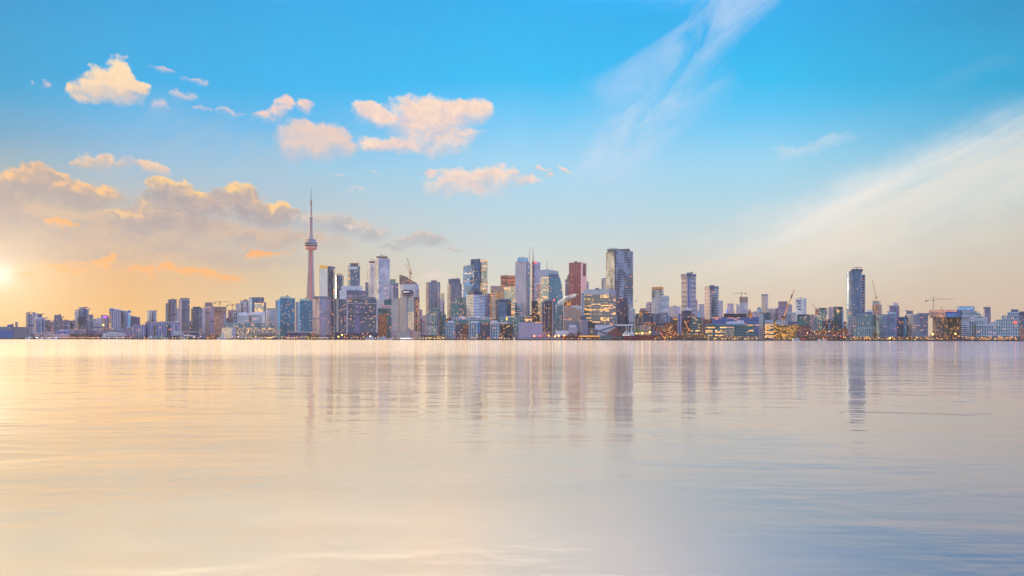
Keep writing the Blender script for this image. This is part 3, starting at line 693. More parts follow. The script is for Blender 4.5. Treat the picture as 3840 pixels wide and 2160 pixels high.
B(*CT,"unfinished violet tower under the right one of the two cream cranes",2280,[("tower",855,885,1163,'violet',{'slabs':('slab_warm',.6)}),("rear_tower",883,903,1141,'lavender',{'off':20})])
B(*CT,"banded mauve tower with a thin mast on its left corner",2330,[("tower",901,935,1129,'bands',{'cap':'cap_mauve'}),("crown",913,928,1123,'cap_mauve',{'b':1130,'off':4}),("mast",896.6,898,1121,'crane_paint',{'b':1141})])
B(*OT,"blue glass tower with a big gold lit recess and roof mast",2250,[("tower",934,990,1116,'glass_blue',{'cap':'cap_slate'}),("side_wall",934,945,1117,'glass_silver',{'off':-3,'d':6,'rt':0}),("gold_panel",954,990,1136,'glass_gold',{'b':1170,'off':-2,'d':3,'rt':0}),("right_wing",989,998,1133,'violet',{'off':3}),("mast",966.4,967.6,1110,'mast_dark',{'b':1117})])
B(*CT,"white terraced condo with a ship like roofline above the gold terminal",2020,[("left_block",875,893,1173,'white_grid',{'cap':'cap_cream','rnd':0}),("middle_block",888,934,1182,'bands',{'cap':'white_paint','off':-4}),("roof_deck",893,928,1172,'cap_white',{'b':1183,'off':4,'d':20}),("right_block",932,984,1180,'bands',{'cap':'white_paint','off':-4,'c':946}),("white_fin",981,994,1179,'white_paint',{'off':-2,'slope':(2,-2)}),("upper_hall",940,994,1170,'cap_white',{'b':1181,'off':9,'d':22,'slope':(-3,2)}),("sun_deck",936,962,1176,'white_paint',{'b':1181,'off':-5,'d':8,'slope':(-2,2)})])
B(*CT,"rounded banded condo between the white terraced condo and blue twin towers",2070,[("tower",994,1034,1162,'bands',{'rnd':1,'slabs':('slab_pale',1.0)}),("crown",1000,1031,1156,'cap_grey',{'b':1163,'off':8,'d':14})])
B("terminal_building","terminal building","long gold lit waterfront terminal with a teal glass upper storey",1900,[("hall",831,1033,1229,'terminal',{'d':45,'rt':0}),("dotted_wing",831,870,1229,'dot_grid',{'off':-4,'d':5,'rt':0}),("stair_shaft",869,883,1226,'lavender',{'off':-5,'d':6,'rt':0}),("glass_storey",840,1026,1212,'grid_teal',{'b':1229,'off':5,'d':32,'cap':'slab_blue','rt':0}),("roof_pavilion",842,858,1211,'white_grid',{'b':1216,'off':6,'d':8})])
# -- tower foot group
B(*CT,"teal blue twin tower with cream roof box, left and taller of the twins",1990,[("tower",1050,1106,1119,'blue',{'cap':'slab_blue'}),("pale_wing",1033,1048,1126,'lavender',{'off':6,'slabs':('slab_warm',.9)}),("blue_bay",1041,1055,1123,'blue_pale',{'off':2}),("penthouse",1051,1090,1111,'cap_cream',{'b':1120,'off':5}),("roof_vent",1074,1080,1107,'cap_navy',{'b':1112,'off':10,'d':6})],auto=False,group="twin blue condo towers")
B(*CT,"teal blue twin tower with cream roof box, right and shorter of the twins",1990,[("tower",1125,1174,1127,'blue',{'cap':'slab_blue'}),("pale_wing",1108,1120,1132,'lavender',{'off':6}),("cream_strip",1119,1127,1133,'blue_pale',{'off':1}),("penthouse",1122,1160,1120,'cap_cream',{'b':1128,'off':5}),("roof_vent",1144,1150,1117,'cap_navy',{'b':1121,'off':10,'d':6})],auto=False,group="twin blue condo towers")
B("glass_pavilion","pavilion","low greenhouse like pavilion with sloping glazed roof before the blue twins",1900,[("hall",1076,1180,1246,'navy',{'cap':'slab_pale','d':14}),("sloped_glazing",1070,1150,1258,'slate_stripe',{'off':-8,'d':6,'slope':(-6,6)})],auto=False)
B(*AB,"mauve grey slab of fine balconies left of the wide hotel",1930,[("slab",1172,1253,1117,'mauve_fine',{'c':1198,'cap':'cap_grey'}),("roof_screen",1176,1240,1111,'cap_grey',{'b':1118,'off':9,'d':14}),("dark_bay",1230,1252,1119,'navy_warm',{'off':16,'d':4,'rt':0})])
B("hotel","hotel","wide hotel slab with pale end piers and countless lit rooms",1920,[("slab",1254,1417,1122,'hotel',{'d':30,'roof':'cap_grey'}),("left_pier",1261,1270,1118,'concrete',{'off':-3,'d':20,'rt':0}),("middle_pier",1299,1305,1120,'lavender',{'off':-3,'d':8,'rt':0}),("right_pier",1410,1417,1122,'lavender',{'off':-3,'d':10,'rt':0}),("lintel",1300,1412,1137,'concrete',{'b':1140,'off':-2,'d':3,'rt':0}),("penthouse",1302,1408,1115,'cap_grey',{'b':1123,'off':3,'d':18}),("vent_opening",1325,1355,1122,'black_box',{'b':1128,'off':-1,'d':2,'rt':0}),("left_wing",1252,1262,1120,'mauve',{'off':2}),("base",1254,1417,1247,'navy_warm',{'off':-4,'d':4,'rt':0})])
B(*OT,"silver ribbed tower with slanted gold crown, right beside the tall needle",2500,[("tower",1198,1256,997,'glass_blue',{'c':1232,'slope':(-1,0)}),("silver_front",1199,1231,1001,'glass_silver',{'off':-1,'c':1229,'rt':0}),("gold_crown",1197.5,1232,996,'gold_trim',{'b':1007,'off':-2,'c':1230,'slope':(4,-1),'rt':0}),("dark_slot",1228,1233,1000,'navy',{'off':-4,'d':5,'rt':0}),("side_wing",1250,1257,1008,'glass_gold',{'off':10})])
B(*OT,"shorter blue tower with gold disc roof tucked behind the silver ribbed tower",2560,[("tower",1256,1285,1032,'glass_blue',{'rnd':1}),("gold_edge",1274,1286,1034,'glass_gold',{'off':4,'d':8,'slabs':('slab_warm',.7)}),("roof_disc",1257,1282,1026,'cap_ochre',{'b':1028,'rnd':1})])
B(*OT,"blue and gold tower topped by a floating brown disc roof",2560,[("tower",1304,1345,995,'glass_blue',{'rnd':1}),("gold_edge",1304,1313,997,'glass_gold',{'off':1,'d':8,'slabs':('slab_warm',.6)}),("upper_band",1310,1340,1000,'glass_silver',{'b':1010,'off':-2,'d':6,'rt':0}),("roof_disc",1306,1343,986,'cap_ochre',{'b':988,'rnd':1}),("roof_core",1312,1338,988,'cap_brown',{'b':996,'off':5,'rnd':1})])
B("hotel","hotel","stack of pale blank boxes above the wide hotel roof",2120,[("upper_box",1279,1337,1072,'cap_white',{'d':30}),("right_box",1336,1360,1073,'glass_silver',{'off':4,'d':20}),("front_box",1273,1300,1090,'cap_white',{'off':-10,'d':10}),("dark_box",1298,1348,1088,'cap_slate',{'off':-9,'d':9}),("small_box",1304,1323,1105,'concrete_rose',{'off':-20,'d':8}),("low_roof",1322,1372,1098,'slate',{'off':-16,'d':6}),("brown_wing",1346,1371,1090,'violet',{'off':-2})],auto=False)
B(*CT,"white banded tower with brown cap, left and lower of the joined pair",2350,[("tower",1376,1407,985,'condo_mesh',{'c':1388,'slabs':('slab_pale',.8)}),("cap_box",1383,1406,979,'cap_brown',{'b':986,'off':6}),("side_wing",1369,1377,1059,'bands_blue',{'off':10}),("roof_boom",1393,1407,974,'mast_dark',{'b':975.4,'off':10,'d':1,'slope':(1.5,-1.5)})],auto=False,group="joined white condo towers")
B(*CT,"white banded tower with brown cap, right and taller of the joined pair",2310,[("tower",1405,1461,967,'condo_mesh',{'c':1419,'slabs':('slab_pale',.8)}),("flared_base",1404,1463,1052,'bands',{'off':-2,'c':1419,'rt':0}),("cap_box",1411,1453,961,'cap_brown',{'b':968,'off':8}),("roof_boom",1424,1442,956.5,'mast_dark',{'b':958,'off':12,'d':1,'slope':(1,-1)})],auto=False,group="joined white condo towers")
B(*OT,"low dark block with a green copper roof right of the wide hotel",1990,[("block",1417,1466,1180,'brick',{'cap':'cap_mauve'}),("copper_roof",1416,1470,1157,'green_copper',{'b':1175,'off':8,'d':26}),("dark_wing",1452,1472,1160,'teal_dark',{'off':-2,'d':8}),("upper_copper_roof",1440,1480,1122,'green_copper',{'b':1145,'off':22,'d':18,'slope':(-3,2)}),("upper_block",1430,1480,1144,'pink',{'off':20})],auto=False)
B(*OT,"teal glass tower half hidden right of the joined white pair",2450,[("tower",1463,1494,1062,'bands_blue',{'cap':'slab_blue'}),("crown",1463,1483,1047,'teal',{'b':1063,'off':3})])
B(*CT,"unfinished curved tower with open steel crown under the tilted yellow crane",2240,[("tower",1496,1566,1066,'glass_silver',{'rnd':1,'slabs':('slab_pale',.8)}),("steel_crown",1497,1530,1034,'frame_site',{'b':1066,'off':8,'d':14,'slope':(6,-6)}),("curved_shoulder",1528,1564,1052,'frame_site',{'b':1067,'off':8,'d':14,'slope':(10,-10)}),("lower_wing",1556,1572,1084,'mauve',{'off':10})],auto=False)
B("hotel","hotel","ribbed concrete hotel with a round rooftop drum and splayed foot",1915,[("shaft",1498,1531,1113,'hotel_rib',{'off':0,'c':1523}),("left_wing",1468,1500,1120,'hotel_ledge',{'off':10,'c':1494,'cap':'concrete'}),("right_wing",1529,1552,1118,'dot_grid',{'off':12,'d':16}),("drum_neck",1508,1545,1104,'concrete',{'b':1114,'off':6,'rnd':1}),("drum",1503,1548,1089,'navy',{'b':1106,'off':3,'rnd':1}),("drum_rim",1501,1550,1104,'concrete_rose',{'b':1107,'off':2,'rnd':1}),("drum_roof",1509,1540,1086,'cap_slate',{'b':1090,'off':6,'rnd':1}),("foot",1490,1534,1236,'concrete',{'off':-12,'d':14,'slope':(-14,0)}),("side_foot",1528,1580,1238,'concrete_rose',{'off':-8,'d':10,'slope':(6,-12)}),("left_foot",1466,1500,1240,'mauve',{'off':-6,'d':12})],auto=False)
B(*OT,"mauve block glowing orange floor by floor behind the ribbed hotel",2000,[("block",1548,1573,1116,'brick_lit',{'cap':'cap_mauve'})])
B(*OT,"tiny distant lavender tower in the gap right of the orange lit block",2600,[("tower",1572,1583,1161,'lavender_fins',{})])
B(*AB,"salmon block with white bands in the gap before the serrated tower",2050,[("block",1572,1601,1184,'bands',{'cap':'slab_warm'}),("salmon_side",1596,1602,1186,'pink',{'off':-2,'d':5,'rt':0})])
B(*CT,"slate tower with serrated balconies and a reddish roof box",2140,[("tower",1597,1650,1058,'bands_blue',{'c':1607,'slabs':('slab_warm',.9)}),("roof_box",1616,1638,1051,'cap_mauve',{'b':1059,'off':8})])
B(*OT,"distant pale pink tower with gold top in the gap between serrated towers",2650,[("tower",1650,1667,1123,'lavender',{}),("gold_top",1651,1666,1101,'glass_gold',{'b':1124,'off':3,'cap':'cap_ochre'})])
B(*CT,"teal glass condo with white grid in front of the serrated tower",1905,[("tower",1601,1660,1167,'grid_teal',{'c':1640}),("penthouse",1610,1652,1155,'teal',{'b':1168,'off':6}),("dark_wing",1655,1672,1178,'teal_dark',{'off':10})])
B(*CT,"blue tower with serrated edge and stepped roof left of the faceted tower",2150,[("tower",1677,1731,1061,'slate',{'c':1694,'slabs':('slab_grey',.8)}),("crown",1681,1726,1046,'slate',{'b':1062,'off':6}),("roof_box",1695,1722,1044,'cap_mauve',{'b':1047,'off':10}),("vent",1712,1719,1042,'cap_brown',{'b':1045,'off':12,'d':6})],auto=False)
B(*AB,"teal stepped block with a row of roof lights below the faceted tower",2040,[("upper_block",1703,1748,1117,'teal',{'c':1735}),("lower_block",1693,1730,1137,'teal',{'off':-8,'d':12}),("dark_bay",1722,1740,1140,'teal_dark',{'off':-12,'d':5,'rt':0})])
# faceted glass tower built in its own block below
B(*CT,"condo with bold white horizontal balcony bands and blank mauve roof box",2000,[("tower",1748,1818,1106,'bands_wide',{'c':1776,'slabs':('slab_pale',.9,4.6),'cap':'slab_pale'}),("roof_box",1758,1807,1092,'cap_navy',{'b':1107,'off':9,'c':1776})],auto=False)
B(*OT,"dull mauve tower just right of the boldly banded condo",2150,[("tower",1815,1834,1108,'violet',{'cap':'cap_mauve'}),("rear_bay",1828,1839,1101,'navy',{'off':12}),("blue_edge",1833,1839,1124,'slate',{'off':-4,'d':5,'rt':0})])
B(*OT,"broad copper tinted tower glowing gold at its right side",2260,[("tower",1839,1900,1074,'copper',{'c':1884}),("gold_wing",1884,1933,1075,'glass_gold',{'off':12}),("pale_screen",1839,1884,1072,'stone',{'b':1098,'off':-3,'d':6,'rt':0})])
B(*OT,"dark copper tower with gold floors rising behind the copper tinted tower",2420,[("tower",1877,1935,1034,'copper_dark',{'cap':'cap_brown'}),("vent",1893,1899,1031,'cap_mauve',{'b':1035,'off':10,'d':6})],auto=False)
B(*OT,"navy blue office block in front of the copper tinted tower",2030,[("block",1860,1917,1128,'navy',{'c':1872,'cap':'cap_slate'}),("curved_top",1862,1914,1121,'cap_slate',{'b':1130,'off':6}),("glass_bay",1866,1900,1133,'glass_blue',{'off':-3,'d':8,'rt':0})],auto=False)
B(*CT,"tall lavender tower with glass crown, left neighbour of the twin mast tower",2220,[("tower",1932,1986,979,'lavender',{'c':1972,'slabs':('slab_pale',.5)}),("crown",1940,1980,967,'blue_pale',{'b':980,'off':6,'cap':'cap_cream'}),("striped_base",1931,1960,1136,'zebra',{'off':-3,'d':5,'rt':0}),("corner_strip",1978,1988,986,'white_grid',{'off':6}),("roof_boom",1947,1968,963.5,'mast_dark',{'b':964.6,'off':10,'d':1})],auto=False)
B(*OT,"white tower with dark centre slot, red sign and twin roof masts",2480,[("tower",1985,2026,982,'bands',{'c':2001,'cap':'slab_pale'}),("dark_slot",1995,2003,979,'navy_warm',{'off':-4,'d':5,'rt':0}),("sign",2004,2012,984,'sign_red',{'b':989,'off':-3,'d':1}),("mast",1984.2,1986.2,923,'mast_red',{'b':982}),("mast",1997,1999.6,923,'mast_red',{'b':980}),("mast",2002,2003,953,'mast_dark',{'b':981})],auto=False)
B(*OT,"dark office block with scattered lights at the foot of the twin mast tower",2060,[("block",1993,2017,1130,'dark',{'cap':'black_box'}),("lower_block",1986,2024,1180,'dark',{'off':-10,'d':9})],auto=False)
B(*OT,"thin light speckled tower wedged left of the curved glass tower",2300,[("tower",2014,2034,1070,'speckle',{}),("base",2008,2036,1120,'glass_gold',{'off':-6,'d':8,'rt':0})])
# curved glass tower built in its own block below
B(*OT,"tall navy slab with two vertical strings of white lights",1960,[("slab",2033,2066,1133,'navy',{'d':20}),("upper_slab",2040,2075,1127,'cap_navy',{'off':6}),("light_string",2039.5,2041.5,1138,'stair_light',{'off':-1.5,'d':1,'rt':0}),("light_string",2056.5,2058.5,1138,'stair_light',{'off':-1.5,'d':1,'rt':0}),("plinth",2032,2080,1244,'concrete_rose',{'off':-6,'d':6})],auto=False)
B("smokestack","smokestack","slim dark smokestack with a red beacon and steam drifting off",1950,[("stack",2066,2079,1127,'cap_navy',{'d':12}),("rose_pier",2064,2071,1140,'cap_brown',{'off':-3,'d':8}),("white_pipe",2072,2074.5,1128,'white_paint',{'off':-4,'d':3}),("beacon",2075,2079,1124,'lamp_red',{'b':1127,'off':3,'d':5})],auto=False)
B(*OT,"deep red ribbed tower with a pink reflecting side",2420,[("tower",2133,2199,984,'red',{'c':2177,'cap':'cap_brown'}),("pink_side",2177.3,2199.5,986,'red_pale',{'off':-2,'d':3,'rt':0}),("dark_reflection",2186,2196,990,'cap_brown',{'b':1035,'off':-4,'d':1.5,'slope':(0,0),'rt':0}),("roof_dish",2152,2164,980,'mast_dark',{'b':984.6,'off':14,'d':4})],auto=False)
B(*OT,"green banded tower with a pointed dark shoulder left of the red tower",2500,[("tower",2119,2134,1048,'bands_blue',{}),("shoulder",2126,2134,1030,'cap_slate',{'b':1049,'off':4,'slope':(-8,8)})])
B(*OT,"narrow teal tower peeping out right of the red tower",2520,[("tower",2197,2207,1058,'bands_blue',{'cap':'slab_blue'}),("front_bay",2178,2206,1078,'blue_pale',{'off':-60,'d':20})])
B(*OT,"stone office block with stepped roofline and warm windows under the red tower",2010,[("block",2113,2178,1160,'stone',{'d':24}),("upper_step",2113,2160,1152,'stone',{'b':1161,'off':2}),("top_step",2115,2142,1150,'stone',{'b':1153,'off':4}),("lit_attic",2113,2142,1128,'brick_lit',{'b':1150,'off':14}),("white_attic",2138,2184,1146,'white_paint',{'b':1162,'off':16,'d':10})],auto=False)
B(*OT,"broad grey glass office block with yellow lit floors by the sugar works",1995,[("block",2184,2309,1086,'office_lit',{'c':2284,'roof':'cap_grey'}),("blank_top",2186,2308.5,1083,'office_grey',{'b':1104,'off':-1.5,'c':2284}),("left_pier",2180,2190,1098,'white_grid',{'off':10,'d':10}),("roof_screen",2232,2246,1080,'cap_slate',{'b':1084,'off':10,'d':6})],auto=False)
B(*CT,"tallest dark banded tower with wavy white balconies",2110,[("tower",2272,2373,938,'zebra',{'c':2308,'slabs':('slab_grey',1.0,5.6)}),("pale_front",2310,2354,1118,'navy',{'off':2,'d':4,'rt':0}),("dark_slot",2304,2309,938,'navy',{'off':-3,'d':4,'rt':0}),("roof_screen",2276,2362,934,'cap_slate',{'b':939,'off':12}),("roof_boom",2286,2317,930.6,'mast_dark',{'b':932,'off':18,'d':1}),("roof_boom",2330,2357,933,'mast_dark',{'b':934.2,'off':18,'d':1,'slope':(-1,1)}),("mast",2305,2306.2,926,'mast_dark',{'b':935})],auto=False)
B(*CT,"slim grey tower leaning on the left side of the tallest banded tower",2240,[("tower",2255,2274,1046,'condo_mesh',{'slabs':('slab_grey',.6)}),("crown",2258,2272,1043,'cap_slate',{'b':1047,'off':4})])
B(*CT,"low banded wing with serrated edge right of the tallest banded tower",2060,[("tower",2360,2381,1158,'condo_mesh',{'slabs':('slab_grey',.7)}),("upper_wing",2362,2374,1146,'condo_mesh',{'b':1159,'off':4})])
# -- right of centre
B("hotel","hotel","brown chateau roofed hotel with orange lit windows",2350,[("block",2397,2441,1166,'brick_lit',{}),("steep_roof",2400,2424,1156,'cap_mauve',{'b':1167,'off':6,'slope':(0,0)})])
B(*OT,"grey tower with slanted roof half hidden left of the ochre capped tower",2520,[("tower",2422,2445,1137,'lavender',{}),("slanted_top",2428,2446,1134,'mauve',{'b':1140,'off':3,'slope':(3,-1)})])
B(*CT,"banded tower with a flat ochre cap",2260,[("tower",2444,2488,1085,'zebra',{'c':2479,'slabs':('slab_grey',.6)}),("ochre_cap",2444.4,2487.5,1075,'cap_ochre',{'b':1086,'off':2,'c':2479}),("broad_base",2441,2492,1150,'condo_mesh',{'off':-6,'d':10})],auto=False)
B(*CT,"white checkered tower in front of the ochre capped tower",2190,[("tower",2478,2509,1109,'condo_mesh',{'slabs':('slab_pale',.8,4.2)}),("left_bay",2462,2480,1132,'bands',{'off':4}),("mast",2494,2495,1106,'mast_dark',{'b':1110})],auto=False)
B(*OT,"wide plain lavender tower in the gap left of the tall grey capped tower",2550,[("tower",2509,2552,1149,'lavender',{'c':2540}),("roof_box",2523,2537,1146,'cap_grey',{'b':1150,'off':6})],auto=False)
B(*CT,"tall tower with grey cap and cream balcony stacks, taller of two lookalikes",2180,[("tower",2555,2609,1034,'bands',{'c':2583,'slabs':('slab_warm',.9,4.2)}),("cap_box",2552.5,2610.5,1025,'cap_grey',{'b':1037,'off':-1,'c':2583}),("cap_centre",2576,2592,1022,'cap_slate',{'b':1037,'off':-2,'d':6}),("centre_bay",2576,2587,1038,'slate_stripe',{'off':-2.5,'d':4,'rt':0}),("roof_ball",2592,2598,1019.5,'cap_navy',{'b':1025,'off':10,'rnd':1})],auto=False,group="grey capped condo towers")
B(*OT,"slim shaded slab right behind the taller grey capped tower",2400,[("tower",2607,2616,1123,'mauve',{})])
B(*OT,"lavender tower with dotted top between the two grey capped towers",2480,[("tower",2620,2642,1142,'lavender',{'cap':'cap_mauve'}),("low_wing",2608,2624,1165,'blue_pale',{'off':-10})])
B(*CT,"grey capped tower with dark balconies, shorter of two lookalikes",2220,[("tower",2642,2694,1082,'mauve_fine',{'c':2662,'slabs':('slab_grey',.9,4.0)}),("balcony_stack",2661,2692,1082,'zebra',{'off':3,'d':6,'rt':0}),("cap_box",2641,2695,1072,'cap_grey',{'b':1084,'off':-1,'c':2661}),("cap_centre",2660,2678,1069.5,'cap_slate',{'b':1084,'off':-2,'d':6})],auto=False,group="grey capped condo towers")
B(*OT,"plain mauve tower just right of the shorter grey capped tower",2450,[("tower",2692,2711,1129,'lavender',{'cap':'cap_mauve'}),("mast",2705,2706,1121,'mast_dark',{'b':1130})],auto=False)
B(*OT,"stepped lavender tower with a small blue light on its left shoulder",2500,[("tower",2727,2751,1140,'lavender',{'cap':'cap_slate'}),("shoulder",2722,2754,1163,'lavender',{'off':-4}),("blue_lamp_panel",2722,2727,1164,'sign_blue',{'b':1171,'off':-6,'d':1,'rt':0})])
B(*OT,"narrow bare lavender slab left of the pink tower under a crane",2480,[("tower",2761,2774,1143,'lavender',{})])
B(*CT,"unfinished pink topped tower under a low flat crane",2350,[("tower",2774,2804,1134,'bands',{'slabs':('slab_pale',.7)}),("open_top",2773,2804,1113,'frame_site',{'b':1135,'slabs':('slab_warm',.7)})],auto=False)
B(*AB,"small terraced pink block right of the unfinished pink topped tower",2420,[("block",2803,2816,1161,'pink',{}),("low_wing",2798,2832,1172,'brick_lit',{'off':-20})])
B(*AB,"flat pale pink block behind the right end of the broadcaster building",2300,[("block",2822,2856,1170,'lavender',{'cap':'slab_warm'})])
B(*OT,"dark blue mid rise block with lit corner behind the red sheds",2060,[("block",2412,2448,1174,'navy',{}),("right_block",2446,2464,1176,'slate',{'off':4}),("lit_base",2414,2456,1208,'brick_lit',{'b':1226,'off':-4,'d':5,'rt':0})],auto=False)
B(*CT,"blue banded mid rise block right of the dark blue mid rise",2055,[("block",2463,2512,1178,'bands_blue',{'c':2490}),("roof_terrace",2468,2504,1173,'slate',{'b':1179,'off':8})])
B(*AB,"dark red block half hidden beside the tallest tower's serrated wing",2120,[("block",2382,2413,1192,'brick_dark',{}),("teal_cap",2380,2396,1176,'teal_dark',{'b':1193,'off':6})])
B(*AB,"windowless tan block behind the moored red ship",2000,[("block",2398,2442,1220,'stone',{'cap':'slab_warm','d':16}),("pilaster",2421,2424,1224,'cap_mauve',{'off':-2,'d':3,'rt':0})],auto=False)
B(*AB,"low blue roofed block with a lit stair behind the red sheds",2090,[("block",2508,2546,1190,'slate',{}),("lit_bay",2526,2540,1194,'gold_hall',{'b':1240,'off':-4,'d':5,'rt':0})])
B(*AB,"long low red brick shed right of the ship with orange floodlights",1975,[("shed",2455,2545,1224,'brick_lit',{'d':30}),("upper_shed",2490,2545,1208,'brick_dark',{'off':20}),("pale_roof",2440,2478,1243,'conveyor_grey',{'b':1256,'off':-16,'d':10,'slope':(4,-4)})],auto=False)
B(*OT,"dark framed office with a curved roof pavilion right of the red sheds",1960,[("block",2542,2602,1176,'navy_warm',{'c':2559}),("curved_pavilion",2560,2597,1166,'cap_navy',{'b':1178,'off':10,'rnd':1}),("grid_face",2541,2559,1180,'slate_stripe',{'off':4,'d':4,'rt':0})],auto=False)
B("circus_tent","tent","white peaked tent like roof above the curved pavilion",2040,[("drum",2562,2590,1164,'cap_navy',{'rnd':1}),("peaked_roof",2558,2596,1158,'white_paint',{'b':1165,'off':2,'slope':(-4,2)}),("peak",2570,2582,1152,'white_paint',{'b':1160,'off':6,'slope':(-3,1)})],auto=False)
B(*OT,"office with blue bands and yellow lit floors behind tan trees",1935,[("block",2592,2644,1193,'lit_slats',{'cap':'cap_brown','d':30}),("glass_stack",2590,2632,1190,'media',{'off':-3,'d':4,'rt':0}),("right_pier",2633,2645,1192,'cap_mauve',{'off':-4,'d':6,'rt':0}),("tan_base",2540,2645,1250,'shops',{'off':-12,'d':10,'rt':0})],auto=False)
B("broadcast_building","broadcast building","long teal glass broadcaster building with a black rooftop box",1910,[("hall",2670,2846,1190,'media_top',{'d':40,'cap':'cap_brown'}),("front_hall",2645,2832,1217,'media',{'off':-8,'d':9,'cap':'slab_blue'}),("lit_atrium",2721,2753,1226,'office_lit',{'off':-10,'d':3,'rt':0}),("black_roof_box",2714,2800,1176,'black_box',{'b':1190,'off':8,'d':20}),("left_shoulder",2645,2676,1196,'brick_dark',{'off':4,'d':20,'slope':(-2,2)}),("white_panel",2723,2790,1204,'cap_white',{'b':1215,'off':-2,'d':3,'slope':(-3,3),'rt':0}),("ground_floor",2645,2846,1260,'shops',{'off':-11,'d':4,'rt':0})],auto=False)
B(*OT,"teal framed block between the broadcaster building and the gold lit college",1990,[("block",2845,2890,1171,'teal_dark',{'c':2858}),("light_wing",2846,2862,1176,'office_grey',{'off':-4,'d':5,'rt':0})])
B("college_building","college","gold glowing waterfront college of cut blue grey blocks",1905,[("left_block",2869,2910,1200,'lit_slats',{'d':26,'cap':'cap_slate'}),("left_blank",2869,2900,1200,'office_grey',{'b':1215,'off':-2,'d':3,'rt':0}),("lit_slot",2900,2911,1203,'gold_hall',{'off':-1,'d':4,'rt':0}),("right_block",2910,2989,1218,'gold_hall',{'off':2,'d':26}),("upper_blank",2911,2953,1203,'office_grey',{'b':1217,'off':-2,'d':12,'slope':(2,-2)}),("upper_blank",2953,2989,1205,'cap_slate',{'b':1216,'off':-5,'d':12}),("projecting_hall",2924,2986,1222,'gold_hall',{'b':1238,'off':-10,'d':12}),("glass_lobby",2930,2974,1247,'gold_hall',{'off':-5,'d':6,'rt':0}),("flue",2909,2911.5,1189,'cap_navy',{'b':1203,'off':6,'d':3}),("flue",2914,2916.5,1190,'cap_navy',{'b':1203,'off':6,'d':3})],auto=False)
B(*OT,"bare pale concrete slab tower standing alone, slimmest of the right half",2500,[("tower",2855.5,2879,1106,'concrete',{'c':2873}),("top_band",2855,2880,1103,'cap_grey',{'b':1109,'off':-1,'c':2873})],auto=False)
B(*AB,"pale block with a small domed roof left of the bare concrete slab",2560,[("block",2838,2856,1158,'blue_pale',{}),("dome",2844,2854,1152,'slate',{'b':1159,'off':4,'rnd':1})])
B(*AB,"plain lavender block right of the bare concrete slab",2480,[("block",2880,2907,1158,'lavender',{'cap':'slab_pale'})])
B(*AB,"pale banded block left of the tilted telescopic crane boom",2460,[("block",2906,2921,1156,'bands',{}),("dark_side",2919,2936,1165,'violet',{'off':-8})])
B(*OT,"blank violet tower behind the tilted telescopic crane boom",2400,[("tower",2918,2952,1131,'violet',{'cap':'cap_mauve'}),("blank_top",2918,2951.5,1130,'cap_mauve',{'b':1148,'off':-1.5,'d':3,'rt':0})],auto=False)
B(*OT,"small lavender tower right of the tilted crane boom",2520,[("tower",2953,2970,1143,'lavender',{'cap':'cap_slate'})])
B(*AB,"dark banded block under the tilted crane boom",2250,[("block",2951,2984,1171,'bands',{}),("left_block",2940,2955,1180,'bands_blue',{'off':-10})])
B(*OT,"white framed tower with staggered blue panels",2280,[("tower",2983,3024,1119,'glass_silver',{'cap':'cap_white','c':3012}),("blue_panel",2986,3006,1126,'cap_slate',{'b':1131,'off':3,'d':12,'rt':0}),("blue_panel",2992,3016,1137,'cap_slate',{'b':1141,'off':3,'d':12,'rt':0}),("blue_panel",2986,3008,1148,'cap_slate',{'b':1152,'off':3,'d':12,'rt':0}),("blue_panel",2992,3014,1158,'cap_slate',{'b':1163,'off':3,'d':12,'rt':0}),("roof_box",3000,3008,1115,'cap_grey',{'b':1120,'off':8})],auto=False)
B(*CT,"dark teal block with many lit flats below the white framed tower",2070,[("block",2988,3037,1184,'teal_dark',{'c':3028}),("roof_slab",2990,3036,1179,'cap_navy',{'b':1186,'off':4}),("podium",2984,3040,1221,'brick_dark',{'off':-14,'d':12})],auto=False)
B(*AB,"small mauve block between the dark teal block and the stacked teal tower",2300,[("block",3036,3054,1181,'mauve',{})])
B(*CT,"stacked teal tower with a shifted upper half",2080,[("lower_half",3053,3099,1180,'grid_teal',{'c':3090}),("upper_half",3066,3102,1160,'teal',{'b':1182,'off':2,'c':3094}),("cap_box",3069,3099,1155,'cap_navy',{'b':1161,'off':5}),("left_wing",3058,3070,1161,'brick',{'off':12})],auto=False)
B(*CT,"dark glass tower with a square of lit windows and mauve side",2100,[("tower",3124,3161,1154,'teal_dark',{'d':26}),("mauve_side",3106,3126,1151,'mauve_fine',{'off':-2,'d':26}),("cap_box",3128,3160,1150,'cap_navy',{'b':1156,'off':3}),("lit_square",3137,3147,1160,'glass_gold',{'b':1177,'off':-2,'d':2}),("light_edge",3157,3163,1158,'blue_pale',{'off':-1,'d':6})],auto=False)
B(*AB,"low dark podium with terraces between the stacked and dark glass towers",2060,[("block",3086,3130,1204,'navy',{}),("terrace",3094,3124,1198,'slate',{'b':1206,'off':10})])
B(*AB,"dark red windowless block with one vertical lit slot",1990,[("block",3151,3186,1232,'shed_brick',{'d':24}),("lit_slot",3162,3165,1236,'stair_light',{'off':-1,'d':1,'rt':0})],auto=False)
B(*AB,"blue low block with planted roof left of the round balcony tower",2140,[("block",3160,3190,1208,'slate',{}),("roof_garden",3164,3184,1206,'green_copper',{'b':1209,'off':8,'d':10})])
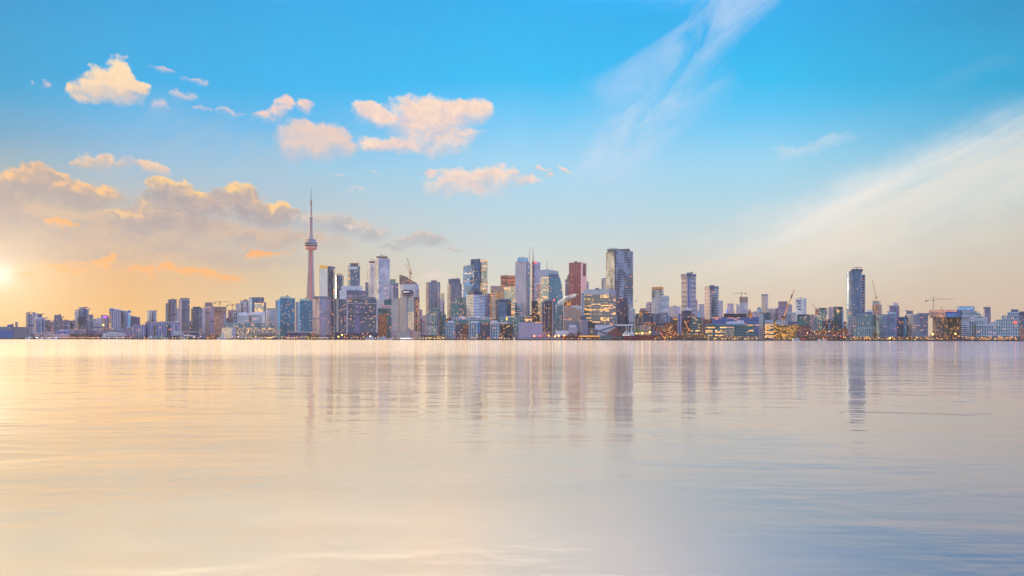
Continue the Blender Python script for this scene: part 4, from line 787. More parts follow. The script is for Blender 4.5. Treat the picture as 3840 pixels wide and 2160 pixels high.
B(*CT,"round blue tower with protruding stub balconies, tallest on the right",2030,[("tower",3187,3238,1016,'bands_blue',{'rnd':1,'slabs':('slab_blue',1.0,7.4)}),("crown",3191,3235,1009,'navy',{'b':1017,'off':4}),("balcony_stack",3182,3196,1030,'navy',{'off':14,'d':8,'slabs':('slab_blue',1.5,8.4)}),("balcony_stack",3231,3243,1030,'navy',{'off':14,'d':8,'slabs':('slab_blue',1.5,8.4)}),("centre_bay",3200,3224,1022,'glass_blue',{'off':-2,'d':6,'rt':0}),("roof_boom",3199,3232,1002.6,'mast_dark',{'b':1004.6,'off':14,'d':1.5}),("boom_post",3211,3214,1003,'mast_dark',{'b':1010,'off':14,'d':2})],auto=False)
B(*CT,"unfinished brown tower with rough floors beside the round balcony tower",2150,[("tower",3271,3306,1142,'frame_site',{'c':3296,'slabs':('slab_warm',1.1)}),("core_top",3272,3298,1128,'concrete',{'b':1144,'off':6}),("lit_shaft",3286,3289,1150,'stair_light',{'off':-2,'d':2,'rt':0}),("mast",3307,3308,1124,'mast_dark',{'b':1150})],auto=False)
B(*CT,"teal glass cube condo with white brick side on the right quay",1910,[("upper_cube",3212,3272,1179,'grid_teal',{'b':1232,'cap':'slab_blue','d':30}),("lower_cube",3202,3275,1231,'grid_teal',{'off':-4,'d':30,'cap':'slab_pale'}),("brick_side",3180,3214,1188,'white_grid',{'off':4,'d':24,'slabs':('slab_warm',.8)}),("roof_hall",3226,3270,1170,'cap_slate',{'b':1180,'off':12}),("shop_front",3196,3276,1262,'shops',{'off':-6,'d':4,'rt':0})],auto=False)
B(*CT,"blue banded block with white framed lower bay right of the teal cube",1960,[("block",3271,3303,1180,'bands_blue',{'slabs':('slab_blue',.7)}),("white_frame",3274,3298,1221,'white_grid',{'off':-6,'d':6}),("roof_box",3249,3272,1162,'cap_white',{'b':1182,'off':10}),("red_base",3275,3310,1246,'brick_lit',{'off':-10,'d':6,'rt':0})],auto=False)
B(*CT,"violet tower with a rounded top left of the dark curved condos",2350,[("tower",3335,3372,1146,'violet',{}),("rounded_top",3350,3367,1135,'lavender',{'b':1147,'off':4,'slope':(1,-3)})])
B(*AB,"small lavender block peeping over the first curved condo",2200,[("block",3328,3360,1170,'blue_pale',{})])
B(*CT,"dark blue curved condo with thin pale floors, left one of a matching pair",1920,[("block",3305,3367,1179,'bands_blue',{'rnd':1,'slabs':('slab_blue',.6)}),("shop_front",3305,3370,1262,'shops',{'off':-4,'d':6,'rt':0})],auto=False,group="curved blue condos")
B(*CT,"deep blue flat condo between the matching pair of curved condos",1950,[("block",3364,3424,1189,'navy',{'d':30,'cap':'slab_blue'}),("glass_bay",3388,3402,1194,'blue',{'off':-3,'d':5,'rt':0}),("lit_stair",3405,3411,1206,'stair_light',{'b':1236,'off':-4,'d':4,'rt':0}),("shop_front",3366,3426,1262,'shops',{'off':-20,'d':6,'rt':0})],auto=False)
B(*OT,"small framed violet tower behind the deep blue flat condo",2380,[("tower",3399,3424,1166,'slate',{'cap':'cap_mauve'}),("low_wing",3393,3420,1181,'violet',{'off':-10})])
B(*CT,"blue grey curved condo with lit flats, right one of a matching pair",1925,[("block",3424,3490,1178,'bands_blue',{'rnd':1,'slabs':('slab_grey',.6)}),("roof_terrace",3440,3486,1174,'slate',{'b':1180,'off':12}),("shop_front",3425,3490,1262,'shops',{'off':-4,'d':6,'rt':0})],auto=False,group="curved blue condos")
B(*OT,"tan glass office with a speckled lit top under a long crane",1930,[("block",3497,3609,1190,'tan_office',{'d':40,'c':3510}),("upper_block",3484,3612,1164,'media_top',{'b':1191,'off':2,'d':34,'cap':'cap_brown'}),("speckled_panel",3485,3545,1168,'speckle',{'b':1190,'off':-2,'d':4,'rt':0}),("blue_panel",3548,3610,1174,'bright_blue',{'b':1189,'off':-1,'d':3,'rt':0}),("mast",3535.4,3536.8,1147,'mast_dark',{'b':1165})],auto=False)
B(*OT,"pale rooftop hall with a rounded end above the tan glass office",2010,[("hall",3590,3654,1163,'media_top',{'d':24}),("roof_hall",3590,3654,1150,'blue_pale',{'b':1164,'off':2,'cap':'cap_slate'})],auto=False)
B(*CT,"white framed condo stepping down to the right beside the tan office",1915,[("block",3606,3690,1190,'white_grid',{'d':36}),("lower_step",3606,3690,1190,'white_grid',{'b':1206,'off':-3,'d':4,'slabs':('white_paint',.5)}),("second_step",3608,3682,1180,'white_grid',{'b':1191,'off':3,'slabs':('white_paint',.5)}),("third_step",3612,3676,1174,'white_grid',{'b':1181,'off':6}),("top_step",3608,3664,1167,'white_grid',{'b':1175,'off':9,'cap':'white_paint'}),("balcony_stack",3606,3634,1184,'zebra',{'off':-3,'d':4,'rt':0,'slabs':('slab_pale',.7)})],auto=False)
B(*CT,"low wide white framed condo with blue glass bays, linking two stepped ones",1905,[("block",3662,3750,1219,'white_grid',{'d':30,'cap':'white_paint'}),("shop_front",3606,3826,1263,'shops',{'off':-6,'d':5,'rt':0})],auto=False)
B(*OT,"dark slate tower standing behind the low white framed condo",2300,[("tower",3685,3715,1155,'slate',{'c':3692}),("cap_box",3687,3714,1151,'cap_slate',{'b':1156,'off':3}),("striped_wing",3688,3703,1187,'bands',{'off':-8,'d':8})],auto=False)
B(*CT,"white framed condo stepping up to the right with a red beacon on its front",1912,[("block",3734,3823,1198,'white_grid',{'d':34}),("first_step",3756,3823,1184,'white_grid',{'b':1199,'off':3}),("second_step",3778,3822,1171,'white_grid',{'b':1185,'off':6,'cap':'white_paint'}),("crown",3791,3819,1160,'cap_slate',{'b':1172,'off':9}),("beacon",3804,3811,1206,'lamp_red',{'b':1213,'off':-3,'d':2,'rt':0})],auto=False)
B(*CT,"dark terraced condo at the extreme right edge of the skyline",1960,[("block",3818,3880,1182,'navy_warm',{'slabs':('slab_blue',.7)}),("upper_step",3822,3860,1168,'navy',{'b':1183,'off':5}),("base",3820,3880,1228,'brick',{'off':-10,'d':8,'rt':0})],auto=False)
B(*AB,"small pale block in the dip between the two stepped white condos",2150,[("block",3708,3740,1206,'lavender',{})])
# -- waterfront condos in the middle
B(*CT,"pale gridded waterfront condo with a navy wing, first of three from the left",1900,[("pale_block",1671,1707,1210,'white_grid',{'d':26,'cap':'slab_pale'}),("navy_wing",1706,1734,1213,'navy_warm',{'off':6,'d':20}),("lit_stair",1736,1749,1214,'brick_lit',{'off':7,'d':18}),("roof_cabin",1679,1700,1203,'cap_white',{'b':1211,'off':5,'d':10})],auto=False,group="three pale waterfront condos")
B(*CT,"pale gridded waterfront condo with a bright blue edge, middle of three",1900,[("pale_block",1758,1792,1211,'white_grid',{'d':26,'cap':'slab_pale'}),("blue_edge",1791,1800,1209,'bright_blue',{'b':1250,'off':2,'d':10}),("navy_wing",1799,1839,1212,'navy_warm',{'off':6,'d':20}),("roof_cabin",1765,1797,1204,'cap_white',{'b':1212,'off':5,'d':10}),("left_wing",1748,1759,1213,'brick_dark',{'off':8})],auto=False,group="three pale waterfront condos")
B(*CT,"pale gridded waterfront condo with a long dark wing, last of three",1900,[("pale_block",1838,1874,1211,'white_grid',{'d':26,'cap':'slab_pale'}),("navy_wing",1873,1925,1214,'dark',{'off':6,'d':20,'cap':'slab_pale'}),("glass_end",1925,1941,1212,'teal',{'off':-1,'d':14}),("roof_cabin",1843,1866,1202,'cap_white',{'b':1212,'off':5,'d':10}),("canopy",1838,1902,1209,'white_paint',{'b':1213,'off':-2,'d':6})],auto=False,group="three pale waterfront condos")
B(*AB,"long pale terraced roof storey above the first two waterfront condos",1945,[("storey",1694,1838,1191,'white_grid',{'d':26,'cap':'slab_pale'}),("upper_cabin",1725,1743,1187,'cap_white',{'b':1192,'off':6,'d':10}),("upper_cabin",1783,1800,1186,'cap_white',{'b':1192,'off':6,'d':10}),("lower_step",1700,1838,1200,'teal',{'off':-6,'d':6})],auto=False)
B(*AB,"teal terraced storey with a yellow sign above the third waterfront condo",1945,[("storey",1875,1952,1190,'teal',{'d':26,'cap':'slab_blue'}),("roof_cabin",1895,1916,1186,'cap_white',{'b':1191,'off':5,'d':10}),("yellow_panel",1898,1903,1190,'sign_gold',{'b':1201,'off':-2,'d':1.5}),("green_block",1950,1966,1188,'teal_dark',{'off':-4,'d':16}),("gold_slats",1963,1995,1188,'lit_slats',{'off':-2,'d':16})],auto=False)
B("theatre","theatre","blank lilac waterfront hall that leans outward",1895,[("hall",1944,2034,1209,'wall_lilac',{'d':30,'slope':(1.5,-1.5)}),("entrance_block",1929,1944,1250,'cap_mauve',{'off':-2,'d':12})],auto=False)
# -- sugar works
B("sugar_refinery","refinery","pale boxy sugar refinery with a tall mauve silo",1905,[("grey_hall",2124,2176,1205,'cap_grey',{'d':20}),("white_box",2131,2164,1228,'wall_lilac',{'off':-8,'d':8}),("upper_box",2135,2160,1218,'cap_white',{'b':1229,'off':-4,'d':8}),("low_wing",2083,2132,1240,'cap_white',{'off':-2,'d':12}),("silo",2174,2206,1199,'silo',{'off':-6,'rnd':1}),("head_house",2176,2200,1184,'conveyor_grey',{'b':1200,'off':4,'d':10}),("dark_chute",2196,2236,1206,'tarp_dark',{'b':1230,'off':6,'d':8,'slope':(6,-10)}),("white_wing",2231,2304,1219,'cap_white',{'off':2,'d':24}),("red_door_box",2163,2174,1246,'shed_red',{'off':-8,'d':4})],auto=False)
# -- low buildings along the left quays
B("marina_pavilion","pavilion","long low mauve marina pavilion with a pale flat roof on the left quay",1890,[("hall",113,160,1249,'mauve',{'d':18,'cap':'slab_pale'}),("right_hall",158,262,1255,'mauve_fine',{'off':4,'d':16,'cap':'slab_pale'}),("lit_bay",152,160,1259,'gold_hall',{'b':1265,'off':-3,'d':3,'rt':0}),("lit_bay",179,188,1259,'gold_hall',{'b':1265,'off':-1,'d':3,'rt':0})],auto=False)
B(*AB,"low block with a blue roof slab and pale columns on the left quay",1925,[("block",216,264,1246,'slate_stripe',{'d':20}),("roof_slab",213,270,1241,'depot_blue',{'b':1246,'off':-2,'d':26}),("upper_storey",225,260,1236,'lavender',{'b':1242,'off':6,'d':14})],auto=False)
B(*AB,"pale low terrace behind the bare trees at the foot of the stepped banded tower",1960,[("block",265,322,1236,'mauve',{'cap':'slab_warm'}),("white_front",272,286,1241,'white_grid',{'off':-8,'d':8}),("low_wing",318,390,1240,'violet',{'off':20})],auto=False)
B(*AB,"white banded low condo stepping down behind the quay trees under the sail tower",1915,[("block",396,470,1250,'bands',{'d':20}),("upper_step",402,462,1244,'bands',{'b':1251,'off':4}),("end_wall",384,397,1249,'cap_white',{'off':4,'d':14}),("roof_cabin",410,440,1238,'slate',{'b':1245,'off':8})],auto=False)
B(*AB,"violet low block tucked between the white low condo and the columned block",2020,[("block",440,500,1240,'violet',{}),("rear_block",455,499,1228,'slate',{'off':40})])
B("gallery_building","gallery","low teal gallery with a square brick chimney beside the striped slabs",1890,[("hall",575,612,1259,'grid_teal',{'d':18}),("chimney",568,577,1241,'silo_grey',{'off':-2,'d':6}),("glass_lean_to",560,576,1262,'blue_pale',{'off':-4,'d':6,'slope':(4,-4)}),("red_boathouse",545,560,1268,'sign_red',{'off':-8,'d':6})],auto=False)
B(*AB,"dark low waterfront hall below the right striped slab",1895,[("hall",616,688,1259,'navy',{'d':20}),("banded_block",656,686,1241,'bands',{'off':8,'d':14})],auto=False)
B("theatre","theatre","dark waterfront stage hall with a white curved canopy",1895,[("hall",690,766,1245,'navy_warm',{'d':24,'cap':'slab_pale'}),("canopy",688,738,1257,'white_paint',{'b':1261,'off':-14,'d':8,'slope':(3,-3)}),("canopy_post",688,690,1256,'white_paint',{'off':-14,'d':2}),("side_hall",744,768,1248,'slate',{'off':-4,'d':6})],auto=False)
B(*AB,"small brown brick hall between the dark stage hall and the gold terminal",1890,[("hall",779,818,1254,'brick_lit',{'d':20,'cap':'slab_warm'}),("low_wing",815,834,1260,'brick',{'off':3})],auto=False)
B("harbour_pavilion","pavilion","small cream round topped harbour pavilion at the left end of the terminal",1870,[("base",822,841,1262,'cap_cream',{'d':10}),("drum",826,838,1254,'cap_cream',{'b':1262,'off':2,'rnd':1}),("dome",828,836,1249,'slab_pale',{'b':1255,'off':3,'rnd':1})],auto=False)
B(*AB,"low violet filler block seen between the two cream craned towers",2260,[("block",846,858,1200,'violet',{}),("front_block",842,880,1192,'slate',{'off':-40})])
B(*AB,"low slate block between the rounded planted tower and the tall cream edged tower",2120,[("block",706,720,1205,'slate',{}),("dark_bay",712,720,1212,'navy_warm',{'off':-3,'d':4})])
B(*AB,"pale cubes on the roofline above the right striped slab",2040,[("block",655,672,1203,'cap_white',{'d':14}),("left_cube",597,640,1205,'lavender',{'off':6})],auto=False)
B(*AB,"dark low block in the gap right of the terraced teal condo",1985,[("block",1658,1700,1195,'brick_dark',{}),("lit_bay",1662,1672,1200,'lit_slats',{'off':-4,'d':4})])
B("ferry_terminal","ferry terminal","low dark ferry terminal with a row of lights right of the splayed hotel foot",1885,[("hall",1580,1672,1259,'shops',{'d':16}),("roof",1570,1676,1257,'cap_slate',{'b':1260,'off':-2,'d':20})],auto=False)
B(*AB,"red brick terrace with orange lights behind the low elevated road",2010,[("terrace",3036,3108,1240,'brick_lit',{}),("right_terrace",3104,3156,1243,'brick_dark',{'off':10}),("rear_terrace",2990,3044,1246,'brick_dark',{'off':20})])
tag(MB().box(PX(2985,1900), PX(3196,1900), 1900, 1914, 14.5, 17.5).box(PX(3000,1900), PX(3006,1900), 1902, 1910, GZ, 14.5).box(PX(3060,1900), PX(3065,1900), 1902, 1910, GZ, 14.5).box(PX(3120,1900), PX(3125,1900), 1902, 1910, GZ, 14.5).box(PX(3180,1900), PX(3185,1900), 1902, 1910, GZ, 14.5).obj("elevated_road", P['conveyor_grey']), "low grey elevated road on stubby piers left of the teal cube condo", "elevated road")
B("long_shed","shed","long low red quay shed with a lit eave strip in front of the sugar works",1872,[("hall",2104,2250,1259,'shed_red',{'d':16}),("eave_light",2172,2250,1259.5,'sign_gold',{'b':1261.5,'off':-1.5,'d':1}),("teal_end",2250,2294,1258,'grid_teal',{'off':1,'d':16}),("brick_base",2104,2250,1267,'brick_dark',{'off':-3,'d':3})],auto=False)
B("quay_tent","tent","low wedge roofed mauve quay shelter in front of the lilac hall",1866,[("wedge_roof",1962,2104,1263,'cap_mauve',{'b':1268,'d':12,'slope':(-4,6)}),("low_wall",1960,2104,1268,'slab_pale',{'off':1,'d':8}),("container",2082,2112,1253,'cap_white',{'off':10,'d':8})],auto=False)
# ------------------------------------------------------------------ the needle tower
YT = 2385.0; TX = 1165.5; k = YT/FOC
tz = lambda y: PZ(TX, y, YT) - GZ
e = root("observation_tower", (PX(TX, YT), YT, GZ), "very tall concrete needle tower with a round pod and red light line", "observation tower")
MB().lathe([(34*k, 0), (26*k, tz(1230)), (20*k, tz(1180)), (14.6*k, tz(1113)), (12*k, tz(1060)), (9.9*k, tz(1000)), (8.2*k, tz(938)), (7.8*k, tz(925))], n=6).obj("shaft", P['concrete_rose'], e)
for a in (210, 330, 90):
    m = MB(); ca, sa = math.cos(R(a)), math.sin(R(a))
    zs = [(44, 0), (31, tz(1230)), (22.5, tz(1180)), (15.6, tz(1113)), (12.6, tz(1060)), (10.2, tz(1000)), (8.6, tz(940))]
    for (r0, z0), (r1, z1) in zip(zs[:-1], zs[1:]):
        m.bar((ca*r0*k*.72, sa*r0*k*.72, z0), (ca*r1*k*.72, sa*r1*k*.72, z1), r0*k*0.25, 0, r1*k*0.25)
    m.obj("buttress", P['concrete'], e)
m = MB()
pts = [(1.4, 30, tz(1200)), (1.4, 22.8, tz(1113)), (1.6, 15, tz(1000)), (1.7, 9.6, tz(937))]
zs = [(26, tz(1230)), (20, tz(1180)), (14.6, tz(1113)), (12, tz(1060)), (9.9, tz(1000)), (8.2, tz(938))]
for (r0, z0), (r1, z1) in zip(zs[:-1], zs[1:]):
    m.bar((1.8*k+r0*k*.10, -r0*k*0.93, z0), (1.8*k+r1*k*.06, -r1*k*0.93, z1), 0.5*k)
m.obj("light_strip", P['red_strip'], e)
MB().lathe([(8*k, tz(938)), (19*k, tz(936)), (21.6*k, tz(932.5)), (22*k, tz(929)), (21*k, tz(925.5)), (17.5*k, tz(924))], n=28).obj("radome", P['pink_radome'], e, smooth=True)
for (r, y0, y1, r2, mt) in ((22.8, 924, 920.5, 23.3, 'cap_navy'), (23.6, 920.5, 918, 23.6, 'concrete'), (22.6, 918, 914.8, 22.8, 'cap_navy'), (23.6, 914.8, 912.6, 23.4, 'concrete'), (22.4, 912.6, 909.5, 22.4, 'cap_slate'), (23.0, 909.5, 907.5, 22, 'concrete'), (20, 907.5, 902, 17, 'cap_grey'), (17, 902, 900.3, 17, 'cap_navy'), (17, 900.3, 897, 16.5, 'concrete')):
    MB().lathe([(r*k, tz(y0)), (r2*k, tz(y1))], n=28).obj("pod_deck", P[mt], e)
MB().lathe([(7.6*k, tz(897)), (7.8*k, tz(889)), (8.6*k, tz(888)), (8.6*k, tz(882))], n=12).obj("pod_neck", P['concrete'], e)
MB().lathe([(5.9*k, tz(882)), (5.3*k, tz(820))], n=6).obj("upper_shaft", P['concrete_rose'], e)
MB().lathe([(5.4*k, tz(820)), (7.6*k, tz(818)), (7.6*k, tz(815.5)), (4.4*k, tz(812))], n=20).obj("sky_pod", P['concrete'], e)
MB().lathe([(3.7*k, tz(812)), (3.2*k, tz(771))], n=6).obj("upper_shaft", P['concrete_rose'], e)
MB().lathe([(3.8*k, tz(771)), (3.8*k, tz(769)), (2.4*k, tz(768.5)), (2.4*k, tz(754)), (2.8*k, tz(753.5)), (2.8*k, tz(751.5))], n=8).obj("antenna_base", P['mast_red'], e)
MB().lathe([(1.15*k, tz(752)), (1.0*k, tz(735)), (0.6*k, tz(705))], n=6).obj("antenna", P['mast_dark'], e)

# ------------------------------------------------------------------ faceted glass tower
def facets(px0, px1, ytl, ytr, Y, org, ncol, nrow, amp, depth=34):
    """folded curtain wall: diamond shaped planes leaning in and out, closed at the sides, top and back"""
    xs = [PX(px0+(px1-px0)*i/ncol, Y) for i in range(ncol+1)]
    mb = MB(); grid = []
    for j in range(nrow+1):
        row = []
        for i in range(ncol+1):
            t = i/ncol
            zt = PZ(px0, ytl+(ytr-ytl)*t, Y)
            z = GZ+(zt-GZ)*j/nrow
            d = amp if (i+j) % 2 else 0.0
            row.append((xs[i]-org[0], d, z-GZ))
        grid.append(row)
    for j in range(nrow):
        for i in range(ncol):
            a, b, c, d = grid[j][i], grid[j][i+1], grid[j+1][i+1], grid[j+1][i]
            tris = ((a, b, c), (a, c, d)) if (i+j) % 2 else ((a, b, d), (b, c, d))
            for tr in tris:
                o = len(mb.v); mb.v += list(tr); mb.f.append((o, o+1, o+2)); mb.u.append([(p[0]+200, p[2]) for p in tr]); mb.m.append(0)
    x0, x1 = xs[0]-org[0], xs[-1]-org[0]
    ht = min(grid[nrow][0][2], grid[nrow][-1][2])
    mb.add(prism([(x0+0.5, amp), (x1-0.5, amp), (x1-1.5, depth), (x0+1.5, depth)], 0.0, ht-1.0))
    return mb
YF = 2330.0
org = (PX(1782, YF), YF, GZ)
e = root("office_tower", org, "faceted glass tower of folded diamond planes with crown spikes", "office tower")
facets(1736, 1777, 996, 993, YF, org, 2, 7, 5.0).obj("left_facet_block", [M['glass_clear'], P['roof_grey']], e)
facets(1765, 1801, 974, 971, YF+14, org, 2, 8, 5.0).obj("middle_facet_block", [M['glass_blue'], P['roof_grey']], e)
facets(1805, 1828, 971, 977, YF+8, org, 2, 8, 4.0).obj("right_facet_block", [M['glass_gold'], P['roof_grey']], e)
MB().add(rel(prism(foot(1799, 1807, YF+20), GZ, PZ(1803, 981, YF)), org)).obj("dark_slot", M['navy'], e)
MB().add(rel(prism(foot(1738, 1826, YF+12, d=30), PZ(1782, 1112, YF), PZ(1782, 1062, YF)), org)).obj("lit_core", [M['glass_gold'], P['roof_grey']], e)
for px, y0, y1, dy in ((1765.6, 1000, 971, 13), (1799.6, 985, 970.5, 13), (1806, 985, 970, 7), (1827, 990, 975, 7), (1736.6, 1012, 994, -1), (1774, 1010, 991.5, -1)):
    MB().bar((PX(px, YF)-org[0], dy, PZ(px, y0, YF)-GZ), (PX(px, YF)-org[0], dy, PZ(px, y1, YF)-GZ), 0.7).obj("crown_spike", P['gold_trim'], e)
MB().bar((PX(1766, YF)-org[0], 13, PZ(1766, 975, YF)-GZ), (PX(1800, YF)-org[0], 13, PZ(1800, 971, YF)-GZ), 0.6).obj("crown_rail", P['gold_trim'], e)
MB().box(PX(1812.5, YF)-org[0], PX(1816.5, YF)-org[0], 4, 5, PZ(1814, 986, YF)-GZ, PZ(1814, 982.5, YF)-GZ).obj("sign", P['sign_red'], e)

# ------------------------------------------------------------------ curved glass tower
def extrude(prof, Y, depth, org):
    """front outline given in photo pixels, carried straight back"""
    pts = [(PX(x, Y)-org[0], PZ(x, y, Y)-GZ) for x, y in prof]
    n = len(pts); mb = MB()
    v = [(x, Y-org[1], z) for x, z in pts] + [(x, Y-org[1]+depth, z) for x, z in pts]
    f = [tuple(range(n)), tuple(reversed(range(n, 2*n)))]; u = [[(x+300, z) for x, z in pts], [(x, z) for x, z in reversed(pts)]]; m = [0, 0]
    for i in range(n):
        j = (i+1) % n
        f.append((j, i, n+i, n+j)); u.append([(0, pts[j][1]), (0, pts[i][1]), (depth, pts[i][1]), (depth, pts[j][1])]); m.append(0 if abs(pts[j][0]-pts[i][0]) < abs(pts[j][1]-pts[i][1]) else 1)
    return mb.add((v, f, u, m))
YC = 2200.0; org = (PX(2068, YC), YC, GZ)
e = root("office_tower", org, "blue glass tower with a bowed right edge and a tripod spire", "office tower")
extrude([(2058, 1268), (2112, 1268), (2112.5, 1170), (2111, 1120), (2107.5, 1080), (2102, 1050), (2095, 1028), (2058, 1024)], YC, 34, org).obj("curved_front", [M['curve_glass'], P['roof_grey']], e)
extrude([(2024, 1268), (2058, 1268), (2058, 1038), (2030, 1039)], YC+5, 30, org).obj("gold_wing", [M['glass_gold'], P['roof_grey']], e)
extrude([(2026, 1268), (2094, 1268), (2094, 1017), (2056, 1010.5), (2027, 1012)], YC+42, 22, org).obj("rear_slab", [M['office_grey'], P['roof_grey']], e)
extrude([(2059, 1040), (2094, 1043), (2093, 1029), (2059, 1025)], YC-1.2, 2, org).obj("blank_top", [M['glass_blue'], P['roof_grey']], e)
sx = PX(2052.6, YC)-org[0]
MB().bar((sx, 48, PZ(2052, 1012, YC)-GZ), (sx, 48, PZ(2052, 968, YC)-GZ), 0.8, 0, 0.3).bar((sx-4, 48, PZ(2052, 1012, YC)-GZ), (sx, 48, PZ(2052, 1000, YC)-GZ), 0.5).bar((sx+4, 48, PZ(2052, 1012, YC)-GZ), (sx, 48, PZ(2052, 1000, YC)-GZ), 0.5).obj("spire", P['mast_dark'], e)

# ------------------------------------------------------------------ cranes
def lattice(mb, a, b, w, n):
    a, b = Vector(a), Vector(b)
    side = Vector((0, 1, 0)) if abs((b-a).normalized().y) < 0.9 else Vector((1, 0, 0))
    up = (b-a).cross(side).normalized()
    rails = [(a+up*w, b+up*w), (a-up*w, b-up*w)]
    for p, q in rails: mb.bar(p, q, w*0.34)
    for i in range(n):
        t0, t1 = i/n, (i+1)/n
        mb.bar(a.lerp(b, t0)+up*w*(1 if i % 2 else -1), a.lerp(b, t1)+up*w*(-1 if i % 2 else 1), w*0.22)
    return mb
def tower_crane(label, Y, px, ytop, ybase, pjib, yj, pcw, yc, paint='crane_paint', w=0.9):
    org = (PX(px, Y), Y, PZ(px, ybase, Y))
    q = lambda x, y: (PX(x, Y)-org[0], 0, PZ(x, y, Y)-org[2])
    ym = (yj*(px-pcw)+yc*(pjib-px))/(pjib-pcw) if pjib != pcw else yj
    e = root("tower_crane", org, label, "crane")
    lattice(MB(), (0, 0, -2), q(px, ytop), w, 8).obj("mast", P[paint], e)
    lattice(MB(), q(px, ym), q(pjib, yj), w*0.7, 12).obj("jib", P[paint], e)
    lattice(MB(), q(px, ym), q(pcw, yc), w*0.8, 5).obj("counter_jib", P[paint], e)
    c = q(pcw, yc); s = 1 if pcw > px else -1
    MB().box(c[0]-2.2, c[0]+2.2, -1.2, 1.2, c[2]-4.5, c[2]-0.5).obj("counterweight", P['crane_grey'], e)
    m = q(px, ym); MB().box(m[0]-1.4, m[0]+1.4, -1.8, 1.4, m[2]-4.6, m[2]-1.4).obj("cab", P['crane_grey'], e)
    MB().bar(q(px, ytop), tuple((Vector(q(px, ym))*0.4+Vector(q(pjib, yj))*0.6)), 0.25).bar(q(px, ytop), c, 0.25).obj("stay", P['mast_dark'], e)
def luffing_crane(label, Y, px, ypiv, ybase, ptip, ytip, pback, yback, paint='crane_paint', w=1.0):
    org = (PX(px, Y), Y, PZ(px, ybase, Y))
    q = lambda x, y: (PX(x, Y)-org[0], 0, PZ(x, y, Y)-org[2])
    e = root("luffing_crane", org, label, "crane")
    lattice(MB(), (0, 0, -3), q(px, ypiv), w*1.2, 5).obj("mast", P[paint], e)
    lattice(MB(), q(px, ypiv), q(ptip, ytip), w*0.8, 12).obj("jib", P[paint], e)
    lattice(MB(), q(px, ypiv), q(pback, yback), w*0.8, 3).obj("back_mast", P[paint], e)
    c = q(px, ypiv); s = 1 if pback > px else -1
    MB().box(c[0]+s*3-2.4, c[0]+s*3+2.4, -1.5, 1.5, c[2]-1.5, c[2]+2.5).obj("counterweight", P['crane_grey'], e)
    MB().bar(q(pback, yback), q(ptip, ytip), 0.2).obj("stay", P['mast_dark'], e)
tower_crane("cream tower crane on the left, the longer armed of two above pink towers", 2185, 824, 1128, 1152, 871, 1132, 805, 1133)
tower_crane("cream tower crane on the right, the shorter armed of two above pink towers", 2295, 871, 1139, 1165, 887, 1143, 852, 1143.5)
luffing_crane("tall yellow crane with a steep boom over the curved unfinished tower", 2250, 1538.5, 1026, 1052, 1527, 967, 1543, 1010, w=1.3)
luffing_crane("second yellow crane leaning further left over the curved unfinished tower", 2262, 1535.5, 1024, 1052, 1519, 988, 1541, 1018, w=0.9)
tower_crane("low flat grey crane on the unfinished pink topped tower", 2360, 2780, 1098, 1114, 2749, 1100.5, 2796, 1098.5, 'crane_grey', 0.8)
luffing_crane("small distant crane boom left of the stacked teal tower", 2300, 3058, 1160, 1182, 3042, 1137, 3062, 1154, 'crane_grey', 0.6)
luffing_crane("thin upright crane on the unfinished brown tower", 2160, 3283, 1117, 1130, 3270.8, 1052, 3287, 1106, w=0.8)
tower_crane("long armed dark crane over the tan glass office", 1960, 3499.6, 1114, 1164, 3577, 1120, 3473, 1126.5, 'mast_dark', 0.7)
Y = 2050; org = (PX(2938, Y), Y, GZ); q = lambda x, y: (PX(x, Y)-org[0], 0, PZ(x, y, Y)-GZ)
e = root("telescopic_crane", org, "orange telescopic crane boom tilted to the right over low blocks", "crane")
lattice(MB(), q(2949, 1160), q(2978, 1086.5), 1.5, 14).bar(q(2940, 1190), q(2958, 1140), 1.6, 0, 1.3).obj("boom", P['crane_paint'], e)
MB().bar(q(2966, 1118), q(2970, 1104), 1.9).obj("boom_collar", P['steel'], e)
MB().box(q(2934, 0)[0], q(2942, 0)[0], -3, 3, 0, q(2938, 1192)[2]).obj("base_tower", P['crane_paint'], e)
MB().box(q(2930, 0)[0], q(2945, 0)[0], -4, 4, q(2938, 1193)[2], q(2938, 1186)[2]).obj("turntable", P['mast_dark'], e)

# ------------------------------------------------------------------ sugar dock: sheds, conveyors, ship
Y = 1880; org = (PX(2304, Y), Y, GZ)
e = root("gabled_shed", org, "red gabled shed under the crossing conveyors", "shed")
extrude([(2278, 1276), (2330, 1276), (2330, 1244), (2309, 1228), (2278, 1248)], Y, 24, org).obj("wall", [P['shed_red'], P['conveyor_grey']], e)
MB().box(PX(2312, Y)-org[0], PX(2322, Y)-org[0], -0.6, 0.2, 0, 9).obj("door", P['window_dark'], e)
MB().bar((PX(2277, Y)-org[0], 12, PZ(0+2277, 1248, Y)-GZ+0.5), (PX(2309, Y)-org[0], 12, PZ(2309, 1228, Y)-GZ+0.7), 0.6).obj("roof_edge", P['conveyor_grey'], e)
B("storage_shed","shed","big dark open sided shed with a white roof band behind the red ship",1915,[("hall",2305,2374,1222,'tarp_dark',{'d':30}),("white_roof",2303,2373,1216,'white_paint',{'b':1222,'off':-3,'d':36}),("roof_support",2330,2332,1222,'conveyor_grey',{'off':-4,'d':2,'rt':0}),("roof_support",2356,2358,1222,'white_paint',{'off':-4,'d':2,'rt':0}),("roof_support",2368,2371,1216,'white_paint',{'off':-5,'d':2,'rt':0})],auto=False)
